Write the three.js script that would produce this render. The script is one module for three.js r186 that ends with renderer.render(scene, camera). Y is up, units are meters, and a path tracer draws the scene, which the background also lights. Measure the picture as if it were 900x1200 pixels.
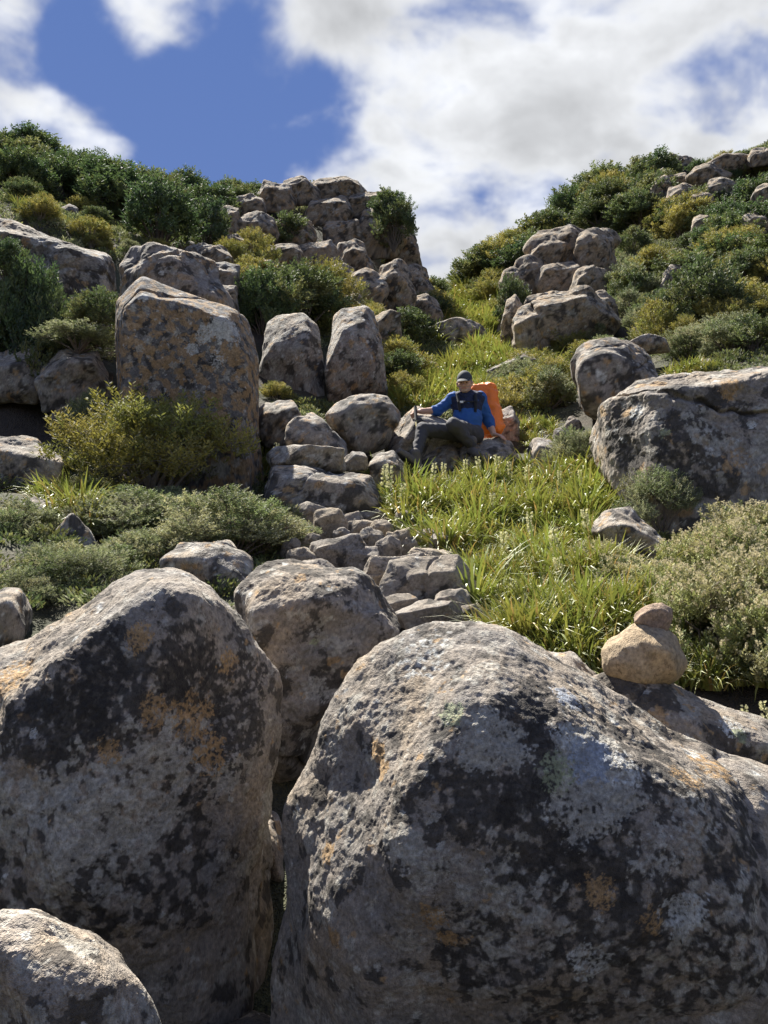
import * as THREE from 'three';
import { ConvexHull } from 'three/addons/math/ConvexHull.js';
import { mergeVertices, mergeGeometries } from 'three/addons/utils/BufferGeometryUtils.js';
import { createNoise3D } from 'simplex-noise';

// ───────────────────────── camera, sky, sun, exposure ─────────────────────────
const scene = new THREE.Scene();
const F = 942, PITCH = 9 * Math.PI / 180, EYE = new THREE.Vector3(0, 1.6, 0);     // F: focal length in pixels of a 900 x 1200 picture
const camera = new THREE.PerspectiveCamera(2 * Math.atan(600 / F) * 180 / Math.PI, 0.75, 0.05, 3000);
camera.position.copy(EYE);
const FWD = new THREE.Vector3(0, Math.sin(PITCH), -Math.cos(PITCH)), UPV = new THREE.Vector3(0, Math.cos(PITCH), Math.sin(PITCH));
camera.lookAt(EYE.clone().add(FWD));
const SUN = new THREE.Vector3(-0.29, 0.83, -0.47).normalize();
const renderer = new THREE.WebGLRenderer();
renderer.toneMapping = THREE.LinearToneMapping;
renderer.toneMappingExposure = 3.1;
renderer.shadowMap.enabled = true;
const sun = new THREE.DirectionalLight(new THREE.Color(1, 0.95, 0.86), 5);
sun.position.copy(SUN).multiplyScalar(80); sun.castShadow = true;
sun.shadow.mapSize.set(4096, 4096); sun.shadow.bias = -0.0005;
Object.assign(sun.shadow.camera, { left: -45, right: 45, top: 45, bottom: -45, near: 1, far: 200 });
sun.target.position.set(0, 6, -14); sun.position.add(sun.target.position);
scene.add(sun, sun.target);

// ───────────────────────── numbers and noise ─────────────────────────
function rng(seed) { let a = seed >>> 0; return () => { a = (a + 0x6D2B79F5) | 0; let t = Math.imul(a ^ (a >>> 15), 1 | a); t = (t + Math.imul(t ^ (t >>> 7), 61 | t)) ^ t; return ((t ^ (t >>> 14)) >>> 0) / 4294967296; }; }
const N3 = createNoise3D(rng(11)), M3 = createNoise3D(rng(77));
const clamp = (x, a = 0, b = 1) => Math.min(b, Math.max(a, x));
const sstep = (a, b, x) => { const t = clamp((x - a) / (b - a)); return t * t * (3 - 2 * t); };
const lerp = (a, b, t) => a + (b - a) * t;
function fbm(x, y, z, o) { let s = 0, a = 0.5; for (let i = 0; i < o; i++) { s += a * N3(x, y, z); x = x * 2.03 + 3.1; y = y * 2.03 - 1.7; z = z * 2.03 + 5.3; a *= 0.5; } return s; }
function hash3(i, j, k) { let h = (Math.imul(i, 374761393) + Math.imul(j, 668265263) + Math.imul(k, 2147483647 ^ 0x5bd1e995)) | 0; h = Math.imul(h ^ (h >>> 13), 1274126177); return ((h ^ (h >>> 16)) >>> 0) / 4294967296; }
const V = (x, y, z) => new THREE.Vector3(x, y, z);
const at = (px, py, D) => V(EYE.x + D * (px - 450) / F, EYE.y + D * (FWD.y + UPV.y * (600 - py) / F), EYE.z + D * (FWD.z + UPV.z * (600 - py) / F));

function puff(x, y, z, o) { let s = 0, a = .46; for (let i = 0; i < o; i++) { s += a * N3(x, y, z); const t = x * 1.62 - y * 1.17; y = x * 1.17 + y * 1.62 + 4.1; x = t + 1.9; z += 5.7; a *= .56; } return s; }
// the sky: blue air and torn white cloud
{
  const W = 3072, H = 1536, data = new Float32Array(W * H * 4);
  const pixDir = (px, py) => at(px, py, 1).sub(EYE).normalize();
  // where the photograph shows cloud (+) and open blue (-): pixel, reach in degrees, strength
  const cover = [[560, 110, 11, .5], [800, 90, 12, .5], [640, 190, 8, .4], [600, 165, 5, .35], [760, 150, 7, .35], [450, 60, 7, .4], [330, 190, 4, .3], [420, 190, 5, .3], [30, 106, 2.0, .5], [80, 138, 1.6, .75], [125, 160, 1.5, .85], [160, 176, 1.1, .7], [140, 4, 2.6, .9], [190, 2, 2, .6], [20, 8, 1.6, .5], [15, 10, 2.0, .25], [900, 20, 8, .3], [880, 170, 8, .3],
    [210, 90, 6, -.6], [240, 150, 5, -.5], [80, 55, 3, -.4], [405, 118, 3.0, -.8], [660, 8, 3.2, -.9], [60, 180, 2.5, -.5], [520, 285, 3, -.55], [612, 225, 2.2, -.5], [250, 215, 4, -.5], [340, 110, 2, -.3], [880, 85, 3, -.25]]
    .map(([a, b, r, s]) => [pixDir(a, b), 1 / (2 * (r * Math.PI / 180) ** 2), s]);
  for (let j = 0; j < H; j++) {
    const el = ((j + 0.5) / H - 0.5) * Math.PI, y = Math.sin(el), c = Math.cos(el);
    for (let i = 0; i < W; i++) {
      const az = ((i + 0.5) / W - 0.5) * 2 * Math.PI, x = c * Math.cos(az), z = c * Math.sin(az), o = (j * W + i) * 4;
      const yy = Math.max(y, 0);
      let r = lerp(.072, .029, Math.pow(yy, .6)), g = lerp(.107, .056, Math.pow(yy, .6)), b = lerp(.205, .152, Math.pow(yy, .6));
      if (y > -0.05) {
        const k = 1 / (yy + 0.35), u = x * k, v = z * k;
        const wx = fbm(u * 2.3 + 9, v * 2.3, 1.5, 3), wz = fbm(u * 2.3, v * 2.3 + 7, 8.5, 3);
        const U = u + wx * .05 + (z - x) * .05, Vv = v + wz * .05;
        let n = puff(U * 3.6 + 2, Vv * 4.6, 3.3, 8), cov = 0;
        for (const [d, q, s] of cover) { const e = (1 - (d.x * x + d.y * y + d.z * z)) * 2; if (e * q < 6) cov += s * Math.exp(-e * q); }
        n += -.02 + clamp(cov, -.65, .62);
        const den = Math.pow(sstep(-.22, .62, n), 1.25), thick = sstep(.3, .95, n);
        const sd = SUN.x * x + SUN.y * y + SUN.z * z;
        const tex = .93 + .34 * puff(U * 5 + 4, Vv * 5, 12, 6);
        const lum = lerp(.285, .228, thick) * tex * (1 + .10 * Math.max(0, sd));
        r = lerp(r, lum * .98, den); g = lerp(g, lum, den); b = lerp(b, lum * 1.035, den);
      }
      data[o] = r; data[o + 1] = g; data[o + 2] = b; data[o + 3] = 1;
    }
  }
  const tex = new THREE.DataTexture(data, W, H, THREE.RGBAFormat, THREE.FloatType);
  tex.mapping = THREE.EquirectangularReflectionMapping; tex.magFilter = THREE.LinearFilter; tex.needsUpdate = true;
  scene.background = tex; scene.environment = tex;
}
console.log('sky');

// ───────────────────────── naming ─────────────────────────
const taken = {};
function numbered(n) { const k = taken[n] = (taken[n] ?? -1) + 1; return k ? `${n}_${String(k).padStart(3, '0')}` : n; }
function tag(o, label, category, group, kind) { o.userData = { label }; if (category) o.userData.category = category; if (group) o.userData.group = group; if (kind) o.userData.kind = kind; return o; }
function mesh(name, geo, mat, parent) { const m = new THREE.Mesh(geo, mat); m.name = parent === scene || !parent ? numbered(name) : name; m.castShadow = m.receiveShadow = true; (parent || scene).add(m); return m; }

// ───────────────────────── terrain: an open gully between two rocky spurs ─────────────────────────
// anchors: [pixel x, pixel y, distance]; the ground runs through them
const anchors = [
  [440, 735, 4.2], [420, 660, 5.6], [400, 612, 7], [620, 785, 3.5], [560, 690, 5], [640, 640, 6], [600, 572, 7.6], [740, 590, 6.2], [830, 810, 3.2], [880, 720, 4.4], [760, 690, 4.9], [900, 640, 6],
  [560, 545, 8.8], [470, 545, 8.6], [510, 478, 11], [640, 500, 10], [600, 425, 15], [480, 430, 15], [560, 385, 20], [530, 343, 29], [500, 372, 23],
  [30, 750, 3.5], [180, 700, 4.2], [200, 610, 7], [60, 600, 6], [320, 610, 7.2], [40, 520, 8.6], [100, 430, 10.2], [20, 420, 10.4], [340, 500, 9.5], [430, 470, 11.5], [250, 470, 9.8],
  [60, 262, 13], [-60, 235, 13], [150, 292, 13.5], [140, 268, 17], [30, 215, 19], [-60, 190, 21], [0, 188, 24], [110, 228, 24], [230, 244, 24], [260, 300, 17], [300, 330, 15.5], [400, 380, 15], [280, 238, 25], [380, 232, 25.5], [460, 300, 24.5], [505, 352, 25],
  [660, 450, 13], [840, 432, 9.5], [760, 418, 12], [960, 425, 9.5], [700, 400, 15], [820, 350, 15.5], [900, 350, 15], [580, 400, 19], [620, 330, 25], [700, 290, 26], [760, 300, 22], [860, 270, 23], [590, 318, 30], [660, 268, 32], [720, 236, 33], [800, 210, 32], [900, 175, 33], [980, 150, 34],
].map(a => at(...a)).map(p => [p.x, p.z, p.y]);
for (const [px, py, D] of [[0, 188, 24], [110, 228, 24], [230, 244, 24], [380, 232, 25.5], [505, 352, 25], [530, 343, 29], [590, 318, 30], [660, 268, 32], [720, 236, 33], [800, 210, 32], [900, 175, 33], [980, 150, 34], [-120, 170, 26]]) {
  const p = at(px, py, D), q = at(px, py, D + 7), w = at(px, py, D + 30);
  anchors.push([q.x, q.z, p.y - .3], [w.x, w.z, p.y - 2]);
}
for (const [x, z, y] of [[0, 0, 0], [0, 2, -.7], [-2, 0, -.1], [2, 0, -.1], [0, -1.5, .25], [-1.6, -2, .55], [1.6, -2, .45], [0, -3, 1.0], [-4, 6, -2], [4, 6, -2.2], [0, 14, -6], [-18, 14, -4], [18, 14, -4], [-22, 0, 3], [22, 0, 3], [-20, -12, 9], [22, -12, 9], [-30, -26, 19], [34, -30, 24], [-60, 40, -14], [60, 40, -14], [0, 50, -22]]) anchors.push([x, z, y]);
const rbf = (() => {
  const n = anchors.length, m = n + 3, A = [];
  const phi = (dx, dz) => Math.sqrt(dx * dx + dz * dz + .6);
  for (let i = 0; i < n; i++) { const r = new Float64Array(m + 1); for (let j = 0; j < n; j++) r[j] = phi(anchors[i][0] - anchors[j][0], anchors[i][1] - anchors[j][1]) - (i === j ? .25 : 0); r[n] = 1; r[n + 1] = anchors[i][0]; r[n + 2] = anchors[i][1]; r[m] = anchors[i][2]; A.push(r); }
  for (let k = 0; k < 3; k++) { const r = new Float64Array(m + 1); for (let j = 0; j < n; j++) r[j] = k === 0 ? 1 : anchors[j][k - 1]; A.push(r); }
  for (let c = 0; c < m; c++) {
    let p = c; for (let r = c + 1; r < m; r++) if (Math.abs(A[r][c]) > Math.abs(A[p][c])) p = r;
    [A[c], A[p]] = [A[p], A[c]];
    for (let r = 0; r < m; r++) if (r !== c) { const f = A[r][c] / A[c][c]; if (f) for (let k = c; k <= m; k++) A[r][k] -= f * A[c][k]; }
  }
  return { w: A.map((r, i) => r[m] / r[i]), phi, n };
})();
function ground(x, z) {
  const X = clamp(x, -55, 55), Z = clamp(z, -70, 45);
  let y = rbf.w[rbf.n] + rbf.w[rbf.n + 1] * X + rbf.w[rbf.n + 2] * Z;
  for (let j = 0; j < rbf.n; j++) y += rbf.w[j] * rbf.phi(X - anchors[j][0], Z - anchors[j][1]);
  return y;
}
function onGround(px, py, from = 1.5, to = 60) {           // where the sight line through that pixel meets the ground
  let a = from, s = .25, D = from;
  for (; D < to; D += s) { const p = at(px, py, D); if (p.y < ground(p.x, p.z)) break; a = D; s = .15 + D * .012; }
  if (D >= to) return null;
  for (let i = 0; i < 14; i++) { const m = (a + D) / 2, p = at(px, py, m); if (p.y < ground(p.x, p.z)) D = m; else a = m; }
  const p = at(px, py, D); p.D = D; p.y = ground(p.x, p.z); return p;
}

// shared textures: grain of stone and soil, periodic so that they tile
function tileNoise(S, layers, seed) {
  const out = new Float32Array(S * S);
  for (const [per, amp, ridge] of layers) {
    const lat = new Float32Array(per * per), R = rng(seed + per * 13); for (let i = 0; i < lat.length; i++) lat[i] = R() * 2 - 1;
    for (let j = 0; j < S; j++) for (let i = 0; i < S; i++) {
      const u = i / S * per, v = j / S * per, a = Math.floor(u), b = Math.floor(v); let fx = u - a, fy = v - b; fx = fx * fx * (3 - 2 * fx); fy = fy * fy * (3 - 2 * fy);
      const a1 = (a + 1) % per, b1 = (b + 1) % per;
      let n = lerp(lerp(lat[b * per + a], lat[b * per + a1], fx), lerp(lat[b1 * per + a], lat[b1 * per + a1], fx), fy);
      if (ridge) n = 1 - 2 * Math.abs(n);
      out[j * S + i] += amp * n;
    }
  }
  return out;
}
function dataTex(S, f, srgb) {
  const d = new Uint8Array(S * S * 4);
  for (let i = 0; i < S * S; i++) { const [r, g, b] = f(i); d[i * 4] = clamp(r) * 255; d[i * 4 + 1] = clamp(g) * 255; d[i * 4 + 2] = clamp(b) * 255; d[i * 4 + 3] = 255; }
  const t = new THREE.DataTexture(d, S, S); t.wrapS = t.wrapT = THREE.RepeatWrapping; t.magFilter = THREE.LinearFilter; t.minFilter = THREE.LinearMipmapLinearFilter; t.generateMipmaps = true;
  if (srgb) t.colorSpace = THREE.SRGBColorSpace; t.needsUpdate = true; return t;
}
const TS = 1024;
const grainH = tileNoise(TS, [[7, .25], [19, .3], [43, .3], [97, .32], [211, .34], [419, .3]], 5);
const grainC = tileNoise(TS, [[5, .2], [13, .25], [37, .3], [89, .4], [197, .5], [401, .45]], 9), grainD = tileNoise(TS, [[11, .3], [31, .4], [71, .4], [151, .4]], 31);
const rockBump = dataTex(TS, i => { const h = .5 + grainH[i] * .45; return [h, h, h]; });
const rockMap = dataTex(TS, i => { const k = .84 + grainC[i] * .26 - .36 * sstep(.35, .75, grainD[i]) + .16 * sstep(.45, .8, -grainD[i]); const t = grainD[i] * .03; return [k + t, k, k - t]; });
const clone = (t, r) => { const c = t.clone(); c.repeat.set(r, r); c.needsUpdate = true; return c; };
function stoneMat(tile, bump) { return new THREE.MeshStandardMaterial({ vertexColors: true, map: clone(rockMap, 1 / tile), bumpMap: clone(rockBump, 1 / tile), bumpScale: bump, roughness: .93, metalness: 0 }); }
const STONE_NEAR = stoneMat(.42, .005), STONE_MID = stoneMat(.9, .010), STONE_FAR = stoneMat(2.0, .025);

// ───────────────────────── ground sheet ─────────────────────────
{
  const nx = 340, nz = 420, pos = [], col = [], uv = [], idx = [];
  const warp = (t, near, far) => t * near + Math.sign(t) * Math.pow(Math.abs(t), 7) * far;
  for (let j = 0; j <= nz; j++) for (let i = 0; i <= nx; i++) {
    const x = warp(i / nx * 2 - 1, 45, 600), z = -16 - warp(j / nz * 2 - 1, 50, 600);
    const y = ground(x, z) + fbm(x * .9, 0, z * .9, 4) * .16 + fbm(x * 4, 3, z * 4, 3) * .05 - .05;
    pos.push(x, y, z); uv.push(x, z);
    const a = fbm(x * .8, 5, z * .8, 4), b = fbm(x * 5, 9, z * 5, 3), k = .75 + b * .5;
    const m = sstep(-.1, .25, a);
    col.push(lerp(.085, .07, m) * k, lerp(.062, .075, m) * k, lerp(.04, .03, m) * k);
  }
  for (let j = 0; j < nz; j++) for (let i = 0; i < nx; i++) { const a = j * (nx + 1) + i, b = a + 1, c = a + nx + 1, d = c + 1; idx.push(a, b, c, b, d, c); }
  const g = new THREE.BufferGeometry(); g.setAttribute('position', new THREE.Float32BufferAttribute(pos, 3)); g.setAttribute('color', new THREE.Float32BufferAttribute(col, 3)); g.setAttribute('uv', new THREE.Float32BufferAttribute(uv, 2)); g.setIndex(idx); g.computeVertexNormals();
  const m = mesh('ground', g, stoneMat(1.3, .03), scene);
  tag(m, 'dark peaty soil of the gully between the boulders', null, null, 'structure');
}
console.log('ground');

// ───────────────────────── rocks ─────────────────────────
const cubes = {};
function cubeSphere(n) {
  if (cubes[n]) return cubes[n];
  const key = new Map(), P = [], idx = [];
  const vert = (x, y, z) => { const k = (x * 2003 + y) * 2003 + z; let v = key.get(k); if (v === undefined) { v = P.length / 3; key.set(k, v); const t = [x, y, z].map(c => Math.tan((c / n * 2 - 1) * Math.PI / 4)), l = Math.hypot(...t); P.push(t[0] / l, t[1] / l, t[2] / l); } return v; };
  for (let f = 0; f < 6; f++) for (let i = 0; i < n; i++) for (let j = 0; j < n; j++) {
    const q = (a, b) => f === 0 ? vert(a, b, n) : f === 1 ? vert(b, a, 0) : f === 2 ? vert(n, a, b) : f === 3 ? vert(0, b, a) : f === 4 ? vert(b, n, a) : vert(a, 0, b);
    const a = q(i, j), b = q(i + 1, j), c = q(i + 1, j + 1), d = q(i, j + 1); idx.push(a, b, c, a, c, d);
  }
  return cubes[n] = { dirs: new Float32Array(P), idx: new Uint32Array(idx) };
}
const PAL = {                                                     // linear base colours of dolerite and what grows on it
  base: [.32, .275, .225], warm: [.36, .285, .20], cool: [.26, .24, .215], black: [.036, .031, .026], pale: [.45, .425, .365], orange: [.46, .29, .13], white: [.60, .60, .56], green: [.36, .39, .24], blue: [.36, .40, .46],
};
const mixc = (c, d, t) => { c[0] += (d[0] - c[0]) * t; c[1] += (d[1] - c[1]) * t; c[2] += (d[2] - c[2]) * t; };
// round lichen thalli: each noise cell may hold one disc with a ragged edge
function discs(x, y, z, f, chance, seed, rmin, rmax) {
  x *= f; y *= f; z *= f; const wx = N3(x * 2.6 + seed, y * 2.6, z * 2.6) * .16 + N3(x * 7, y * 7 + seed, z * 7) * .10, X = x + wx, Y = y + N3(y * 2.6, z * 2.6 + seed, x * 2.6) * .16, Z = z + N3(z * 6, x * 6, y * 6 + seed) * .1;
  const i = Math.floor(X), j = Math.floor(Y), k = Math.floor(Z); let best = 0;
  for (let a = -1; a <= 1; a++) for (let b = -1; b <= 1; b++) for (let c = -1; c <= 1; c++) {
    const I = i + a, J = j + b, K = k + c, h = hash3(I + seed * 7, J, K); if (h > chance) continue;
    const q = h / chance, cx = I + hash3(I, J + 91, K + seed), cy = J + hash3(I + 37, J, K + seed), cz = K + hash3(I, J + seed, K + 53), r = rmin + (rmax - rmin) * q;
    const d = Math.hypot(X - cx, Y - cy, Z - cz); if (d < r) best = Math.max(best, sstep(0, .07, (r - d)));
  }
  return best;
}
let rockSeed = 100;
const rockIndex = [];
/* outline: [[px, py, nearer?], ...] traced round the stone, at distance D; front: [[px, py, metres nearer], ...]; thick: metres behind D */
function rock(name, outline, D, o = {}) {
  const seed = rockSeed += 7, R = rng(seed);
  const pts = outline.map(([x, y, n = 0]) => at(x, y, D - n));
  const xs = outline.map(p => p[0]), ys = outline.map(p => p[1]), wpx = Math.max(...xs) - Math.min(...xs), hpx = Math.max(...ys) - Math.min(...ys);
  const cx = (Math.max(...xs) + Math.min(...xs)) / 2, cy = (Math.max(...ys) + Math.min(...ys)) / 2, w = wpx * D / F, h = hpx * D / F;
  const thick = o.thick ?? Math.min(w, h) * .55, size = Math.sqrt(w * h);
  const all = pts.slice();
  for (const [x, y] of outline) all.push(at(cx + (x - cx) * .7, cy + (y - cy) * .7, D + thick));
  if (o.front) for (const [x, y, n] of o.front) all.push(at(x, y, D - n));
  else {                                                          // a top that slopes down to a front edge, then a steep face
    const drop = (o.drop ?? .24) * hpx, t = thick * (o.bulge ?? .75), skew = (R() - .5) * .5;
    for (const [x, y] of outline) { const side = (x - cx) / wpx * 2, q = 1 + skew * side + .2 * (R() - .5); if (y < cy) all.push(at(cx + (x - cx) * .88, y + drop * (.75 + .5 * R()), D - t * q)); else all.push(at(cx + (x - cx) * .86, y, D - t * (.72 + .15 * R()) * q)); }
  }
  const cen = V(0, 0, 0); all.forEach(p => cen.add(p)); cen.multiplyScalar(1 / all.length);
  const hull = new ConvexHull().setFromPoints(all.map(p => p.clone().sub(cen)));
  const planes = [];
  const same = o.flat ?? .955;
  for (const f of hull.faces.slice().sort((a, b) => b.area - a.area)) { const n = f.normal, d = f.constant; let dup = false; for (const q of planes) if (q[0] * n.x + q[1] * n.y + q[2] * n.z > same) { dup = true; break; } if (!dup && d > 1e-4) planes.push([n.x, n.y, n.z, d]); }
  for (let c = 0; c < (o.cuts ?? 3); c++) {                       // extra facets knocked off the corners
    const n = V(R() * 2 - 1, R() * 1.4 - .5, R() * 2 - 1 + .3).normalize(); let s = 0; for (const p of all) s = Math.max(s, n.x * (p.x - cen.x) + n.y * (p.y - cen.y) + n.z * (p.z - cen.z));
    planes.push([n.x, n.y, n.z, s * (.76 + .16 * R())]);
  }
  const px = Math.max(wpx, hpx) * .85, n = o.n ?? Math.round(clamp(px / 2.1, 10, 250));
  const cs = cubeSphere(n), nv = cs.dirs.length / 3, pos = new Float32Array(nv * 3), dirs = new Float32Array(nv * 3), P = (o.p ?? 15) * 1.8;
  const toEye = EYE.clone().sub(cen).normalize(), bias = px > 120 ? .5 : 0;
  const minmax = [[1e9, -1e9], [1e9, -1e9]], want = [[1e9, -1e9], [1e9, -1e9]];
  for (let i = 0; i < nv; i++) {
    let x = cs.dirs[i * 3] + toEye.x * bias, y = cs.dirs[i * 3 + 1] + toEye.y * bias, z = cs.dirs[i * 3 + 2] + toEye.z * bias; const l = Math.hypot(x, y, z); x /= l; y /= l; z /= l;
    let s = 0; for (const q of planes) { const t = (q[0] * x + q[1] * y + q[2] * z) / q[3]; if (t > 0) s += Math.pow(t, P); }
    const r = Math.pow(s, -1 / P);
    dirs[i * 3] = x; dirs[i * 3 + 1] = y; dirs[i * 3 + 2] = z; pos[i * 3] = x * r; pos[i * 3 + 1] = y * r; pos[i * 3 + 2] = z * r;
    const up = pos[i * 3 + 1] * UPV.y + pos[i * 3 + 2] * UPV.z;
    minmax[0][0] = Math.min(minmax[0][0], x * r); minmax[0][1] = Math.max(minmax[0][1], x * r); minmax[1][0] = Math.min(minmax[1][0], up); minmax[1][1] = Math.max(minmax[1][1], up);
  }
  for (const p of pts) { const q = p.clone().sub(cen), up = q.dot(UPV); want[0][0] = Math.min(want[0][0], q.x); want[0][1] = Math.max(want[0][1], q.x); want[1][0] = Math.min(want[1][0], up); want[1][1] = Math.max(want[1][1], up); }
  const k0 = (want[0][1] - want[0][0]) / (minmax[0][1] - minmax[0][0]), o0 = want[0][0] - minmax[0][0] * k0, k1 = (want[1][1] - want[1][0]) / (minmax[1][1] - minmax[1][0]), o1 = want[1][0] - minmax[1][0] * k1;
  const rough = (o.rough ?? 1) * size, sx = seed * 1.37 % 50, cracks = [];
  for (let c = 0; c < (o.cracks ?? 2); c++) cracks.push([V(R() - .5, R() * .9 - .45, R() - .5).normalize(), (R() - .5) * size * .6, (.008 + .012 * R()) * size, (.012 + .02 * R()) * size]);
  for (let i = 0; i < nv; i++) {
    let x = pos[i * 3] * k0 + o0, y = pos[i * 3 + 1] * k1 + o1, z = pos[i * 3 + 2];
    const f = 1 / size, a = x * f + sx, b = y * f, c = z * f;
    let d = fbm(a * 1.3, b * 1.3, c * 1.3, 2) * .085 + fbm(a * 4, b * 4 + 9, c * 4, 3) * .022 - Math.abs(N3(a * 2.1, b * 2.1 + 4, c * 2.1)) * .022;
    if (px > 90) d += fbm(a * 17, b * 17, c * 17 + 4, 3) * .006;
    if (px > 220) { d += fbm(a * 55, b * 55, c * 55 + 4, 3) * .0028;  }
    d *= rough;
    for (const q of cracks) { const t = q[0].x * x + q[0].y * y + q[0].z * z - q[1] + fbm(a * 3, b * 3, c * 3, 3) * size * .10; if (Math.abs(t) < q[2] * 3) d -= q[3] * Math.exp(-((t / q[2]) ** 2)); }
    pos[i * 3] = x + dirs[i * 3] * d; pos[i * 3 + 1] = y + dirs[i * 3 + 1] * d; pos[i * 3 + 2] = z + dirs[i * 3 + 2] * d;
  }
  // colours: stone, crusts and thalli, each with its own outline; some spots paint shade
  const col = new Float32Array(nv * 3), uv = new Float32Array(nv * 2), L = (o.lichen ?? 1), s = 1 / (o.scale ?? Math.max(.35, Math.sqrt(size) * .55));
  const wB = o.black ?? .0, wP = o.pale ?? 0, wO = o.orange ?? 0, base = o.base || PAL.base, spots = (o.spots || []).map(([sx_, sy_, rpx, c, dens]) => {
    const d = at(sx_, sy_, 1).sub(EYE).normalize(); return { d, r: rpx, c: PAL[c], dens: dens ?? 1, best: null };
  });
  for (const sp of spots) { let bd = 1e9; for (let i = 0; i < nv; i++) { const q = V(pos[i * 3] + cen.x - EYE.x, pos[i * 3 + 1] + cen.y - EYE.y, pos[i * 3 + 2] + cen.z - EYE.z), len = q.length(), t = q.dot(sp.d), off = Math.sqrt(Math.max(0, len * len - t * t)); const sc = off * 8 + len; if (sc < bd) { bd = sc; sp.best = V(pos[i * 3], pos[i * 3 + 1], pos[i * 3 + 2]); sp.R = sp.r * len / F; } } }
  const c = [0, 0, 0], tv = o.base ? .25 : .8;
  for (let i = 0; i < nv; i++) {
    const X = pos[i * 3] * s + sx, Y = pos[i * 3 + 1] * s, Z = pos[i * 3 + 2] * s;
    c[0] = base[0]; c[1] = base[1]; c[2] = base[2];
    const big = fbm(X * .9, Y * .9, Z * .9 + 2, 3); mixc(c, PAL.warm, sstep(0, .5, big) * tv); mixc(c, PAL.cool, sstep(0, .5, -big) * tv);
    const ro = fbm(X * 2.6 + 5, Y * 2.6, Z * 2.6, 5), fine = fbm(X * 17, Y * 17, Z * 17, 3);
    if (L > 0) {
      const bl = fbm(X * 2.1, Y * 2.1 + 8, Z * 2.1, 5) + fine * .22; mixc(c, PAL.black, .82 * sstep(.13 - wB, .22 - wB, bl));
      const gr = fbm(X * 2.9, Y * 2.9, Z * 2.9 + 21, 5) + fine * .2; mixc(c, PAL.pale, .62 * sstep(.28 - wP, .36 - wP, gr));
      mixc(c, PAL.orange, .68 * sstep(.36 - wO, .44 - wO, ro + fine * .15));
      const bl2 = discs(X, Y, Z, 6.5, .06 * L, 13, .10, .28); mixc(c, PAL.black, .8 * bl2);
      const d1 = discs(X, Y, Z, 3.1, .10 * L + wP * .25, 3, .15, .52); mixc(c, PAL.pale, .75 * d1);
      const d2 = discs(X, Y, Z, 8.5, .11 * L + Math.max(0, wP) * 1.5, 5, .12, .42); mixc(c, PAL.white, .72 * d2);
    }
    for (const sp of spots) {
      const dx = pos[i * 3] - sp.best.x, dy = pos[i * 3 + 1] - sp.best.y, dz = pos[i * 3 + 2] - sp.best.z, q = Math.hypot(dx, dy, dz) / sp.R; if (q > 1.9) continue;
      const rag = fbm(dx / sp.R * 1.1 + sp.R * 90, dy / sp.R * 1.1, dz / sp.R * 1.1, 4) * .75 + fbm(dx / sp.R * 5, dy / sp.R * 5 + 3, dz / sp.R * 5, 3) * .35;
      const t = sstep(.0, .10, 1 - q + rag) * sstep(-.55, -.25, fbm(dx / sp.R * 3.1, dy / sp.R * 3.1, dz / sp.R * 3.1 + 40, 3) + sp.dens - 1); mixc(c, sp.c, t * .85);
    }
    const k = (.93 + fine * .55) * (1 + .30 * fbm(X * 5, Y * 5, Z * 5 + 77, 2)) * (o.tone ?? 1);
    col[i * 3] = c[0] * k; col[i * 3 + 1] = c[1] * k; col[i * 3 + 2] = c[2] * k;
    const th = Math.acos(clamp(dirs[i * 3 + 1], -1, 1)), fl = Math.hypot(dirs[i * 3], dirs[i * 3 + 2]) || 1; uv[i * 2] = dirs[i * 3] / fl * th * size * .5 + sx; uv[i * 2 + 1] = dirs[i * 3 + 2] / fl * th * size * .5;
  }
  let lo = 1e9; for (let i = 0; i < nv; i++) lo = Math.min(lo, pos[i * 3 + 1]);
  for (let i = 0; i < nv; i++) pos[i * 3 + 1] -= lo;
  const g = new THREE.BufferGeometry(); g.setAttribute('position', new THREE.BufferAttribute(pos, 3)); g.setAttribute('color', new THREE.BufferAttribute(col, 3)); g.setAttribute('uv', new THREE.BufferAttribute(uv, 2)); g.setIndex(new THREE.BufferAttribute(cs.idx, 1)); g.computeVertexNormals();
  const parent = o.parent || scene, m = mesh(name, g, o.mat || (D < 4.6 ? STONE_NEAR : D < 11 ? STONE_MID : STONE_FAR), parent);
  m.position.set(cen.x, cen.y + lo, cen.z); if (parent !== scene) m.position.sub(parent.position);
  rockIndex.push([cen.x, cen.z, Math.max(w, thick) * .5, cen.y + Math.max(...pts.map(p => p.y)) - cen.y]);
  if (o.label) tag(m, o.label, o.category || 'boulder', o.group);
  return m;
}
const box = (x, y, w, h, j = 0) => { const R = rng(x * 31 + y * 17 + w); const q = a => a * (1 + (R() - .5) * .25); const r = []; for (const [a, b] of [[-.5, .1], [-.36, -.4], [.05, -.52], [.4, -.36], [.52, .12], [.4, .5], [-.38, .5]]) r.push([x + q(a) * w, y + q(b) * h]); return r; };

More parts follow.
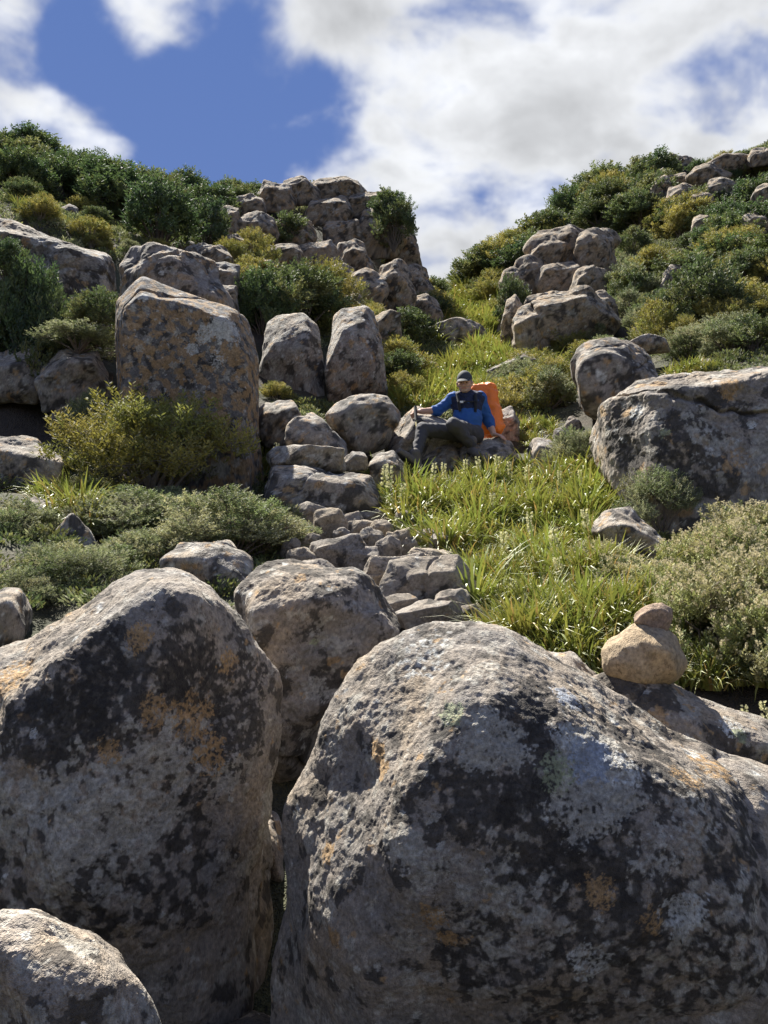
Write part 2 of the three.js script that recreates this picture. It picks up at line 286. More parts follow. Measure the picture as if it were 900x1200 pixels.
// — the foreground —
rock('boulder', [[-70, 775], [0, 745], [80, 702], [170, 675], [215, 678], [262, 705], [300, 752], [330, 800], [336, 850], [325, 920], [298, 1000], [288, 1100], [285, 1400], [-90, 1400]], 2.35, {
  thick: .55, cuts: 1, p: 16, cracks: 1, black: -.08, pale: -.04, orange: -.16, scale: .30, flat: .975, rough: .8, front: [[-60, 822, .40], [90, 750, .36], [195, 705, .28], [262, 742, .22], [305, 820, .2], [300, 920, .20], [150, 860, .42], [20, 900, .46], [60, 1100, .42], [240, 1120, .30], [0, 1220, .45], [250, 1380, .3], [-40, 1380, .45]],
  spots: [[60, 850, 60, 'black', .8], [150, 800, 60, 'black', .75], [230, 790, 50, 'black', .8], [280, 850, 40, 'black', .8], [200, 1010, 70, 'black', .6], [60, 1060, 80, 'black', .5], [230, 900, 40, 'black', .7], [180, 920, 62, 'pale', .8], [60, 960, 70, 'pale', .7], [330, 940, 40, 'pale'], [130, 985, 60, 'pale', .6], [225, 838, 26, 'orange', .7], [245, 880, 22, 'orange', .7], [185, 832, 18, 'orange', .7], [162, 745, 16, 'orange', .8], [268, 775, 14, 'orange', .8], [10, 795, 26, 'orange', .8], [125, 880, 14, 'orange', .8], [40, 860, 5, 'white'], [290, 790, 30, 'black', .7], [90, 820, 50, 'black', .6], [230, 790, 34, 'black', .6]],  // black spots: dark crust, spread along the upper front to paint in its shade
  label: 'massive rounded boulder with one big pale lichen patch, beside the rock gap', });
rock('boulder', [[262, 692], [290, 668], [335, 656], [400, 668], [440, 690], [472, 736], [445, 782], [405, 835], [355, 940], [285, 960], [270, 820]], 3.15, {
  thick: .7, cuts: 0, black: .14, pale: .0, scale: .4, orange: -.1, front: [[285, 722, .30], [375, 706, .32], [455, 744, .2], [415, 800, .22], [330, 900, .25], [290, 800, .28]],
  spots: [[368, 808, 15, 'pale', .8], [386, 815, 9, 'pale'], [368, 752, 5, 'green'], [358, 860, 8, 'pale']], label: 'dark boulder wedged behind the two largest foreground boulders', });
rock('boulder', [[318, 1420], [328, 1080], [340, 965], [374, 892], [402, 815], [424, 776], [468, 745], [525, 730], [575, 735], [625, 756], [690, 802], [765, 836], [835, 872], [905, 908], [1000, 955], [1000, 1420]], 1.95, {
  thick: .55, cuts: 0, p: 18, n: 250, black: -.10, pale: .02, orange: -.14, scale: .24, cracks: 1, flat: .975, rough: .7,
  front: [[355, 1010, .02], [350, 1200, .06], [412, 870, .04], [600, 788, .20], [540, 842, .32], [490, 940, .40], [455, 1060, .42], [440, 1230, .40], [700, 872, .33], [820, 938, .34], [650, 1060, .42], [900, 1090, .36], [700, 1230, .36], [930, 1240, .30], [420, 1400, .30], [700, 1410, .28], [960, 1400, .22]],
  spots: [[610, 850, 40, 'black', .9], [560, 930, 60, 'black', .85], [640, 960, 70, 'black', .9], [760, 890, 60, 'black', .8], [860, 960, 60, 'black', .7], [560, 1110, 46, 'black', .75], [720, 1050, 80, 'black', .75], [650, 1160, 60, 'black', .6], [800, 1130, 70, 'black', .6], [640, 820, 34, 'black', .9], [880, 1080, 60, 'black', .6], [690, 880, 46, 'pale', .95], [655, 905, 22, 'green', .75], [720, 925, 34, 'pale'], [695, 890, 26, 'blue', 1], [735, 900, 20, 'white', .6], [680, 950, 34, 'pale', .8], [665, 862, 16, 'white', .7], [529, 836, 14, 'green', 1], [575, 868, 40, 'pale', .95], [665, 817, 16, 'blue'],  // black spots: crust widened over the whole dark face, so shade is painted too
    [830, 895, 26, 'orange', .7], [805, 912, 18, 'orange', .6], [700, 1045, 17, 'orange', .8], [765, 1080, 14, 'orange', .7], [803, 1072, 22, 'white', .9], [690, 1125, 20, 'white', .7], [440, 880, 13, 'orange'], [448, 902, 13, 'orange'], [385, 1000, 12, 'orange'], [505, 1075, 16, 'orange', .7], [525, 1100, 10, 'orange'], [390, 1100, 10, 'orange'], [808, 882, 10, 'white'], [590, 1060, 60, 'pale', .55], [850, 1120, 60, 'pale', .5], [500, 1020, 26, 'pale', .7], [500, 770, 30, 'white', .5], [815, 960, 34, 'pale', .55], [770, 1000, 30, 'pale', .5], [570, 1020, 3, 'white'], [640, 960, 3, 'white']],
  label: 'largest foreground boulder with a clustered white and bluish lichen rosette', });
rock('boulder', [[-60, 1085], [-10, 1072], [25, 1074], [62, 1092], [112, 1132], [165, 1200], [190, 1290], [-90, 1290]], 1.4, { thick: .26, cuts: 0, cracks: 0, black: -.08, pale: .10, orange: -.2, scale: .3, front: [[-30, 1130, .09], [40, 1140, .10], [100, 1185, .09], [20, 1280, .16]], label: 'small pale boulder at the foot of the massive rounded boulder' });
rock('boulder', [[672, 806], [700, 795], [742, 785], [792, 800], [835, 815], [905, 842], [990, 880], [990, 990], [760, 960], [690, 900]], 2.85, { thick: .4, cuts: 1, black: .06, pale: 0, scale: .45, front: [[720, 830, .16], [800, 840, .2], [900, 880, .2], [850, 950, .25]], spots: [[858, 852, 13, 'white', .8], [868, 862, 8, 'green'], [808, 828, 6, 'orange']], label: 'dark lichened boulder carrying the two stacked cairn stones' });
rock('boulder', [[610, 778], [640, 762], [672, 768], [702, 792], [690, 830], [625, 820]], 3.1, { thick: .25, label: 'pale flat rock at the lower edge of the grass, by the cairn', black: -.2, pale: .1 });
rock('boulder', [[150, 1200], [220, 1168], [300, 1165], [350, 1185], [380, 1280], [150, 1290]], 2.15, { thick: .3, black: .1, label: 'low dark slab down in the gap between the foreground boulders' });
rock('boulder', [[290, 985], [310, 948], [330, 960], [350, 1010], [355, 1120], [300, 1140]], 2.75, { thick: .3, black: -.05, label: 'small stone jammed in the cleft between the two largest boulders' });
rock('boulder', [[-30, 700], [0, 688], [30, 692], [46, 715], [40, 750], [-30, 760]], 3.7, { thick: .3, black: .15, label: 'dark block half hidden under the heath bush, beside the massive boulder' });
rock('cairn_stone', [[702, 775], [708, 757], [725, 742], [748, 732], [764, 729], [784, 739], [799, 757], [807, 775], [802, 792], [790, 803], [755, 802], [715, 797], [704, 788]], 2.86, { thick: .15, cuts: 1, p: 9, flat: .97, lichen: 0, base: [.46, .34, .20], cracks: 0, rough: .8, label: 'broad tan stone forming the base of the cairn', category: 'stone', group: 'stones stacked as a cairn' });
rock('cairn_stone', [[740, 722], [752, 711], [776, 707], [788, 714], [789, 728], [781, 739], [756, 734], [742, 731]], 2.86, { thick: .055, cuts: 1, p: 9, flat: .97, lichen: 0, base: [.38, .27, .19], cracks: 0, rough: .9, label: 'smaller brown stone balanced on top of the cairn', category: 'stone', group: 'stones stacked as a cairn' });

// — the middle: ledges, the hiker's rock, the big boulder of the far bank —
const M = [
  [[[308, 560], [318, 546], [370, 548], [432, 556], [448, 578], [446, 612], [420, 625], [330, 612], [308, 600]], 7.2, { thick: .5, black: .2, label: 'long dark ledge block below the pale flat slab' }],
  [[[314, 535], [325, 524], [368, 526], [404, 538], [406, 556], [316, 556]], 7.6, { thick: .45, black: -.1, pale: .12, label: 'pale flat slab lying on the dark ledge block' }],
  [[[300, 482], [312, 470], [345, 472], [356, 490], [350, 530], [302, 530]], 8.6, { thick: .5, black: .12, label: 'dark block tucked beside the foot of the tall pillar' }],
  [[[340, 500], [356, 478], [384, 492], [408, 522], [404, 545], [340, 540]], 8.3, { thick: .5, black: .02, label: 'wedge of rock leaning between the pillar block and a smooth boulder' }],
  [[[383, 490], [392, 470], [435, 459], [458, 470], [467, 490], [450, 525], [415, 542], [388, 520]], 8.7, { thick: .6, black: .02, front: [[390, 492, .3], [455, 492, .3], [420, 480, .35], [420, 525, .3]], label: 'smooth round-topped boulder beside the hiker rock' }],
  [[[402, 540], [412, 528], [430, 532], [433, 552], [404, 554]], 7.7, { thick: .15, black: -.2, label: 'small stone sitting between the pale slab and the cleft boulder' }],
  [[[432, 545], [440, 530], [462, 528], [476, 545], [472, 580], [440, 580]], 7.9, { thick: .3, black: -.05, pale: .08, label: 'cleft pale boulder under the hiker\'s boot' }],
  [[[450, 528], [462, 488], [480, 474], [508, 476], [540, 490], [545, 540], [500, 585], [455, 570]], 9.15, { thick: .6, black: .05, label: 'lichen spotted rock under the hiker\'s outstretched hand' }],
  [[[520, 556], [535, 535], [550, 524], [585, 512], [600, 518], [612, 545], [608, 575], [560, 590], [525, 585]], 8.85, { thick: .5, front: [[548, 536, .35], [585, 528, .3], [602, 560, .3], [545, 580, .4]], black: -.02, label: 'grey sloping rock the hiker sits and leans on' }],
  [[[484, 560], [495, 520], [535, 512], [560, 535], [555, 590], [490, 595]], 9.0, { thick: .5, black: .14, label: 'dark rock face under the hiker\'s legs' }],
  [[[578, 500], [585, 480], [600, 476], [608, 495], [606, 522], [580, 522]], 9.7, { thick: .25, orange: .08, label: 'upright stone right behind the orange pack' }],
  [[[612, 530], [622, 512], [650, 520], [680, 548], [672, 570], [620, 562]], 8.6, { thick: .35, label: 'low rock between the hiker and the steep boulder' }],
  [[[688, 612], [700, 600], [730, 596], [752, 610], [778, 640], [770, 668], [720, 655], [690, 640]], 5.6, { thick: .35, orange: .03, black: .02, label: 'dark rock poking out of the grass bank below a shrub' }],
  [[[772, 645], [785, 640], [802, 655], [800, 675], [775, 675]], 5.2, { thick: .2, pale: .2, label: 'small white lichened rock below the grass bank rock' }],
  [[[683, 500], [690, 480], [730, 458], [770, 440], [830, 422], [880, 414], [940, 418], [1000, 450], [1010, 640], [850, 640], [760, 605], [700, 545]], 7.1, { thick: 1.3, cuts: 0, p: 20, black: .04, orange: .02, cracks: 2, n: 150, front: [[692, 492, .5], [760, 476, .9], [790, 462, .95], [850, 440, .95], [960, 425, 1.0], [700, 545, .55], [780, 600, 1.1], [880, 620, 1.25], [990, 620, 1.2]],
    spots: [[746, 484, 9, 'white', .85], [778, 507, 6, 'green', .8], [855, 453, 12, 'orange', .9], [838, 440, 10, 'pale'], [880, 498, 5, 'white'], [830, 510, 30, 'pale', .55], [858, 540, 20, 'orange', .4], [880, 545, 16, 'pale', .5], [820, 595, 6, 'white'], [735, 520, 30, 'black', .7], [790, 540, 30, 'black', .7]], label: 'huge steep-faced boulder above the flowering heath' }],
  [[[664, 430], [672, 408], [700, 397], [740, 402], [768, 420], [772, 445], [745, 470], [700, 500], [668, 475]], 9.8, { thick: .7, black: .08, spots: [[704, 440, 7, 'white']], label: 'dark boulder perched behind the huge steep-faced boulder' }],
  [[[728, 405], [750, 392], [775, 400], [782, 418], [740, 420]], 11.2, { thick: .5, black: .0, label: 'flat rock half buried in shrubs behind the dark perched boulder' }],
  [[[566, 440], [590, 420], [615, 408], [650, 425], [660, 440], [620, 452]], 13, { thick: .6, black: .03, label: 'low sloping rock in the grass above the orange pack' }],
  [[[500, 395], [515, 380], [545, 371], [566, 380], [572, 398], [555, 412], [510, 415]], 18, { thick: 1, black: .08, front: [[508, 392, .6], [540, 386, .8], [565, 395, .5], [530, 412, .8]], label: 'flat-topped boulder at the head of the gully' }],
  [[[476, 400], [484, 382], [498, 384], [502, 410], [480, 415]], 18.5, { thick: .5, label: 'grey stone beside the flat-topped boulder of the gully head' }],
  [[[476, 450], [486, 440], [505, 450], [508, 462], [480, 466]], 12.5, { thick: .3, label: 'little stone in the heath above the smooth round-topped boulder' }],
  // left bank
  [[[133, 440], [136, 380], [147, 336], [160, 324], [200, 335], [250, 354], [284, 374], [296, 415], [305, 500], [312, 585], [290, 598], [200, 600], [140, 560]], 8.2, { thick: .7, cuts: 0, p: 30, n: 130, flat: .94, base: [.17, .16, .155], black: .02, orange: .40, pale: .06, scale: .34, rough: .4, cracks: 1, front: [[140, 442, .42], [150, 345, .36], [200, 352, .38], [262, 374, .38], [284, 420, .36], [296, 585, .36], [200, 590, .42], [142, 560, .4]], spots: [[265, 384, 18, 'white', 1.2], [168, 346, 6, 'white', 1.2], [240, 392, 10, 'white', .9], [226, 410, 7, 'white', .9], [283, 580, 8, 'white'], [255, 548, 12, 'pale'], [255, 420, 10, 'white', .6]], label: 'tall pillar slab blotched with orange lichen' }],
  [[[132, 300], [148, 280], [200, 288], [245, 308], [270, 335], [288, 380], [270, 420], [150, 430], [132, 400]], 9.7, { thick: .8, orange: .14, p: 20, front: [[140, 310, .4], [205, 305, .4], [262, 350, .35], [200, 400, .5]], label: 'rounded slab rising just behind the tall orange-blotched pillar' }],
  [[[-60, 245], [0, 243], [60, 262], [135, 290], [150, 330], [150, 440], [-60, 440]], 11.2, { thick: 1.2, cuts: 0, p: 22, black: .14, pale: .12, n: 110, front: [[-50, 262, .6], [20, 268, .6], [130, 302, .6], [140, 430, .7], [-50, 430, .8]], label: 'long dark cliff ledge beneath the shrubby ridge' }],
  [[[-50, 415], [0, 405], [45, 412], [62, 440], [55, 475], [-50, 480]], 9.3, { thick: .6, black: .0, pale: .06, label: 'broken pale-topped ledge under the dark cliff' }],
  [[[40, 430], [70, 408], [120, 412], [138, 440], [130, 490], [50, 490]], 9.0, { thick: .6, black: .02, pale: .1, label: 'white-speckled block beside the foot of the pillar' }],
  [[[-60, 440], [20, 436], [80, 450], [138, 470], [140, 545], [-60, 550]], 9.7, { thick: .5, black: .16, pale: .06, n: 70, label: 'dark lichen-flecked rock face behind the olive bush' }],
  [[[-40, 520], [0, 510], [60, 515], [100, 540], [95, 590], [-40, 595]], 7.6, { thick: .6, black: .14, label: 'dark slab below the olive bush' }],
  [[[18, 590], [35, 580], [62, 590], [68, 618], [40, 630], [20, 622]], 6.0, { thick: .25, black: .1, orange: .02, label: 'small dark rock with grass sprouting at its back' }],
  [[[60, 625], [85, 603], [112, 618], [125, 650], [100, 668], [64, 655]], 5.6, { thick: .3, black: .08, label: 'grey rock buried in the grey-green heath' }],
  [[[200, 660], [215, 640], [270, 632], [300, 655], [290, 700], [205, 700]], 4.9, { thick: .4, black: .08, pale: .12, label: 'white-blotched rock behind the massive rounded boulder' }],
  [[[-30, 610], [0, 596], [12, 612], [8, 640], [-30, 645]], 5.8, { thick: .2, pale: .1, label: 'pale rock beside the small dark rock with grass' }],
  [[[60, 490], [85, 478], [110, 480], [120, 498], [70, 505]], 8.8, { thick: .4, black: -.1, pale: .1, label: 'light flat rock behind the olive bush' }],
];
for (const [ol, D, o] of M) rock('boulder', ol, D, { flat: .90, ...o });
// paired slabs under the shrubs
for (const [ol, D, o] of [
  [[[308, 400], [318, 372], [362, 366], [382, 385], [384, 470], [380, 494], [308, 494]], 11.6, { cracks: 0, thick: .8, p: 22, black: .10, pale: .22, rough: .6, flat: .88, label: 'white-flecked cliff slab with a dark chimney beside it' }],
  [[[384, 388], [396, 362], [430, 358], [446, 385], [454, 460], [452, 490], [386, 492]], 11.4, { cracks: 0, thick: .8, p: 22, black: .08, pale: .22, orange: .06, rough: .6, flat: .88, label: 'taller white-flecked cliff slab above the smooth boulder' }],
]) rock('boulder', ol, D, o);

// — cliffs: each a thing made of blocks —
function outcrop(label, D, blocks, o = {}) {
  const g = new THREE.Group(); g.name = numbered('rock_outcrop'); scene.add(g);
  const c = at(blocks.reduce((s, b) => s + b[0], 0) / blocks.length, Math.max(...blocks.map(b => b[1] + b[3] / 2)), D); g.position.copy(c);
  tag(g, label, 'outcrop');
  for (const [x, y, w, h, d = 0, oo] of blocks) rock('block', box(x, y, w * 1.12, h * 1.12), Math.min(D + d, (onGround(x, y + h * .35, 6) || { D: 99 }).D - (o.out ?? .3)), { parent: g, thick: Math.min(w, h) * D / F * .75, cuts: 3, p: 30, flat: .86, bulge: .55, base: PAL.warm, ...o, ...oo });
  return g;
}
outcrop('high shattered crag topped by a blocky summit above the paired slabs', 21, [
  [395, 222, 60, 34, 1.8], [350, 226, 46, 36, 1.5], [322, 232, 40, 40, 1.2], [430, 240, 50, 40, 1.6], [385, 246, 50, 40, 1.0], [290, 246, 36, 36, 1.2], [262, 262, 34, 44, 1.2],
  [440, 272, 60, 60, .8], [468, 300, 44, 80, 1.2], [400, 278, 46, 44, .4], [416, 310, 46, 56, 0], [300, 272, 50, 44, .6], [340, 276, 50, 40, .8], [276, 292, 40, 36, .3], [366, 300, 50, 40, .3],
  [428, 346, 56, 60, -.6], [458, 350, 50, 70, .2], [330, 300, 46, 34, .1], [395, 330, 40, 40, -.2], [484, 340, 40, 60, 1.0], [250, 305, 44, 40, -1], [306, 318, 40, 30, -.6], [444, 392, 50, 50, -.8], [410, 366, 46, 46, -.9], [498, 368, 34, 40, .8],
], { black: .08, orange: .10, pale: .02 });
outcrop('domed outcrop of stacked blocks on the slope opposite the crag', 20.5, [
  [662, 290, 76, 50, 1.0], [698, 300, 54, 60, .3], [640, 300, 46, 44, .8], [700, 282, 50, 26, .9], [622, 326, 50, 50, .5], [655, 330, 50, 50, .1], [690, 334, 50, 44, 0], [606, 345, 34, 60, .4], [600, 380, 30, 64, .2], [640, 360, 56, 40, -.1], [672, 372, 96, 66, -.5], [628, 388, 50, 56, -.4], [706, 362, 40, 40, .2], [596, 360, 26, 50, .6], [616, 400, 36, 30, -.6],
], { black: -.02, orange: .0, pale: .0, out: 1.1 });
outcrop('broken crag high up the bushy slope with a finger-like top', 30, [
  [800, 196, 48, 30, 1], [778, 226, 34, 40, .4], [775, 212, 18, 28, .6], [800, 232, 40, 34, .2], [830, 206, 46, 28, .8], [862, 190, 60, 26, .9], [892, 184, 34, 26, .6], [790, 214, 26, 24, 1], [822, 240, 30, 30, 0], [846, 222, 40, 30, .5], [880, 262, 40, 40, -2], [820, 264, 26, 30, -2], [898, 230, 34, 30, -1],
], { black: .02, orange: .03, out: 1.6 });
rock('boulder', [[770, 340], [775, 322], [785, 310], [800, 310], [802, 330], [795, 345]], 17.5, { thick: .35, black: .05, label: 'leaning egg-shaped boulder among the shrubs of the bushy slope' });
rock('boulder', [[850, 348], [870, 335], [930, 340], [960, 370], [940, 425], [860, 430]], 14, { thick: .8, black: .03, orange: .05, label: 'brown cliff block among shrubs above the huge steep-faced boulder' });
rock('boulder', [[858, 410], [870, 395], [910, 390], [940, 400], [940, 440], [862, 440]], 11.5, { thick: .6, black: .03, orange: .05, label: 'rough block directly behind the crest of the huge steep-faced boulder' });
rock('boulder', [[590, 330], [596, 318], [612, 322], [614, 345], [592, 348]], 24, { thick: .5, label: 'far stub of rock beside the domed outcrop' });
// pale rocks on the left slope
const G_LEFT = [[12, 235, 60, 40, 16.5, 'sloping grey slab at the foot of the ridge shrubs'], [50, 248, 34, 22, 15, 'smooth grey stone on top of the dark cliff ledge'], [80, 252, 26, 24, 15, 'angular stone on top of the dark cliff ledge'], [60, 222, 40, 24, 19, 'dark stone in front of the ridge shrubs'], [112, 258, 18, 14, 15.5, 'small light stone near the dry heath on the cliff ledge'],
  [235, 300, 46, 30, 14.5, 'pale boulder above the slab behind the pillar'], [255, 330, 60, 50, 13, 'dark slanting boulder above the pillar'], [215, 292, 30, 20, 15.5, 'flat light stone by the lone conifer'], [262, 352, 40, 40, 12.5, 'dark boulder between the pillar and the paired slabs'], [280, 275, 30, 26, 20, 'grey stone at the edge of the shattered crag']];
for (const [x, y, w, h, D, label] of G_LEFT) rock('boulder', box(x, y, w, h), D, { thick: w * D / F * .4, label, black: .0 });

// — scree stones spilling down between the ledge and the foreground —
const screeList = [[345, 592, 26, 34], [372, 586, 26, 24], [330, 594, 20, 12], [362, 612, 42, 30], [388, 622, 32, 34], [352, 630, 32, 26], [410, 614, 26, 20], [425, 628, 34, 26], [395, 652, 56, 34], [432, 640, 28, 30], [444, 632, 26, 34], [425, 658, 32, 26], [455, 654, 30, 34], [352, 656, 30, 20], [372, 668, 36, 20], [458, 680, 50, 40], [430, 684, 36, 24], [484, 668, 32, 30], [494, 690, 90, 54], [508, 662, 44, 30], [520, 640, 34, 26], [498, 634, 26, 22], [530, 690, 36, 30], [528, 712, 40, 30], [466, 712, 40, 24], [410, 690, 40, 24], [380, 690, 34, 18], [476, 610, 20, 16], [468, 640, 24, 30], [340, 645, 20, 20], [415, 604, 30, 16], [440, 606, 22, 14], [505, 720, 60, 24], [365, 640, 20, 20], [480, 645, 18, 20], [450, 620, 16, 14], [552, 722, 26, 18], [515, 672, 22, 20], [400, 632, 18, 18], [375, 602, 20, 18]];
screeList.forEach(([x, y, w, h], i) => {
  const p = onGround(x, y + h * .3) || { D: 5 }, D = clamp(p.D, 3.8, 7.4);
  rock('loose_stone', box(x, y, w * 1.42, h * 1.45), D - .12, { bulge: .6, thick: w * D / F * .5, cuts: 5, p: 40, flat: .80, rough: .8, black: -.32 + (i % 5) * .04, pale: -.15, orange: -.2, lichen: .12, base: [[.31, .265, .21], [.35, .285, .205], [.28, .245, .205]][i % 3], label: 'angular loose stone in the scree chute below the dark ledge block', category: 'stone', group: 'loose stones of the scree chute', cracks: 1 });
});
// loose stones in the gully head
[[505, 432, 22, 12], [486, 436, 18, 12], [545, 420, 20, 10], [630, 402, 24, 14], [575, 365, 20, 12], [548, 352, 20, 10], [520, 362, 26, 10], [600, 412, 20, 10], [700, 412, 22, 14], [470, 470, 20, 12], [660, 515, 24, 18], [672, 500, 20, 16], [462, 606, 20, 14], [655, 780, 30, 18]].forEach(([x, y, w, h]) => {
  const p = onGround(x, y); if (!p) return;
  rock('grass_stone', box(x, y - h * .1, w, h * 1.4), p.D, { thick: w * p.D / F * .45, cuts: 4, black: -.02, label: 'half-buried grey stone in the grassy gully floor', category: 'stone', group: 'stones half buried in the gully floor' });
});
console.log('rocks', rockIndex.length);

// ───────────────────────── plants ─────────────────────────
class Soup {                                                       // triangles with a colour per vertex
  constructor() { this.p = []; this.c = []; this.i = []; }
  leaf(o, d, n, len, wid, c, bend = .15) {                         // a folded diamond from o along d
    const sx = d.y * n.z - d.z * n.y, sy = d.z * n.x - d.x * n.z, sz = d.x * n.y - d.y * n.x, b = this.p.length / 3, m = .5 * len, w = wid / 2;
    this.p.push(o.x, o.y, o.z, o.x + d.x * m + sx * w + n.x * bend * wid, o.y + d.y * m + sy * w + n.y * bend * wid, o.z + d.z * m + sz * w + n.z * bend * wid, o.x + d.x * len, o.y + d.y * len, o.z + d.z * len, o.x + d.x * m - sx * w + n.x * bend * wid, o.y + d.y * m - sy * w + n.y * bend * wid, o.z + d.z * m - sz * w + n.z * bend * wid);
    for (let k = 0; k < 4; k++) this.c.push(c[0], c[1], c[2]);
    this.i.push(b, b + 1, b + 2, b, b + 2, b + 3);
  }
  tube(a, b, ra, rb, c, sides = 5) {
    const d = V().subVectors(b, a).normalize(), s = V(Math.abs(d.y) > .9 ? 1 : 0, Math.abs(d.y) > .9 ? 0 : 1, 0).cross(d).normalize(), t = V().crossVectors(d, s), o = this.p.length / 3;
    for (const [q, r] of [[a, ra], [b, rb]]) for (let k = 0; k < sides; k++) { const an = k / sides * 2 * Math.PI, x = Math.cos(an) * r, y = Math.sin(an) * r; this.p.push(q.x + s.x * x + t.x * y, q.y + s.y * x + t.y * y, q.z + s.z * x + t.z * y); this.c.push(...c); }
    for (let k = 0; k < sides; k++) { const l = (k + 1) % sides; this.i.push(o + k, o + l, o + sides + k, o + l, o + sides + l, o + sides + k); }
  }
  limb(a, b, ra, rb, c, R, n = 4, wob = .08) { let p = a.clone(); const L = a.distanceTo(b); for (let k = 1; k <= n; k++) { const t = k / n, q = V().lerpVectors(a, b, t); if (k < n) q.add(V(R() - .5, R() - .5, R() - .5).multiplyScalar(L * wob * 2)); this.tube(p, q, lerp(ra, rb, (k - 1) / n), lerp(ra, rb, t), c); p = q; } return p; }
  geo() { const g = new THREE.BufferGeometry(); g.setAttribute('position', new THREE.Float32BufferAttribute(this.p, 3)); g.setAttribute('color', new THREE.Float32BufferAttribute(this.c, 3)); g.setIndex(this.i); g.computeVertexNormals(); return g; }
}
const LEAF = new THREE.MeshPhysicalMaterial({ vertexColors: true, roughness: .62, side: THREE.DoubleSide, transmission: .42, thickness: 0, specularIntensity: .6 });
LEAF.roughness = .8;
const WOOD = new THREE.MeshStandardMaterial({ vertexColors: true, roughness: .95 });
const KIND = {                                                     // linear leaf colours; lobes, sprays per lobe, leaves per spray, leaf length and width for a plant one unit high
  conifer: { cols: [[0.075, 0.117, 0.039], [0.093, 0.138, 0.045], [0.060, 0.099, 0.039], [0.128, 0.158, 0.051]], lobes: 22, sprays: 44, leaves: 9, len: .050, wid: .020, w: .42, top: 1, up: .75, spread: .5, wood: [.10, .08, .06] },
  dense: { cols: [[0.105, 0.138, 0.045], [0.128, 0.158, 0.051], [0.083, 0.117, 0.045], [0.165, 0.173, 0.060]], lobes: 20, sprays: 48, leaves: 9, len: .050, wid: .026, w: .62, top: .95, up: .45, spread: .8, wood: [.12, .10, .08] },
  olive: { cols: [[0.215, 0.205, 0.042], [0.26, 0.235, 0.051], [0.175, 0.185, 0.045], [0.30, 0.26, 0.068]], lobes: 18, sprays: 56, leaves: 10, len: .052, wid: .016, w: .66, top: .95, up: .6, spread: .6, wood: [.20, .17, .14] },
  grey: { cols: [[0.203, 0.225, 0.105], [0.247, 0.262, 0.135], [0.150, 0.188, 0.075], [0.300, 0.292, 0.150]], lobes: 22, sprays: 60, leaves: 9, len: .040, wid: .019, w: .68, top: .9, up: .5, spread: .8, wood: [.16, .13, .11] },
  flower: { cols: [[0.195, 0.217, 0.075], [0.232, 0.247, 0.093], [0.150, 0.183, 0.063], [0.315, 0.300, 0.135]], lobes: 20, sprays: 60, leaves: 10, len: .042, wid: .018, w: .6, top: .95, up: .85, spread: .45, wood: [.15, .12, .10], tips: [.62, .55, .34] },
};
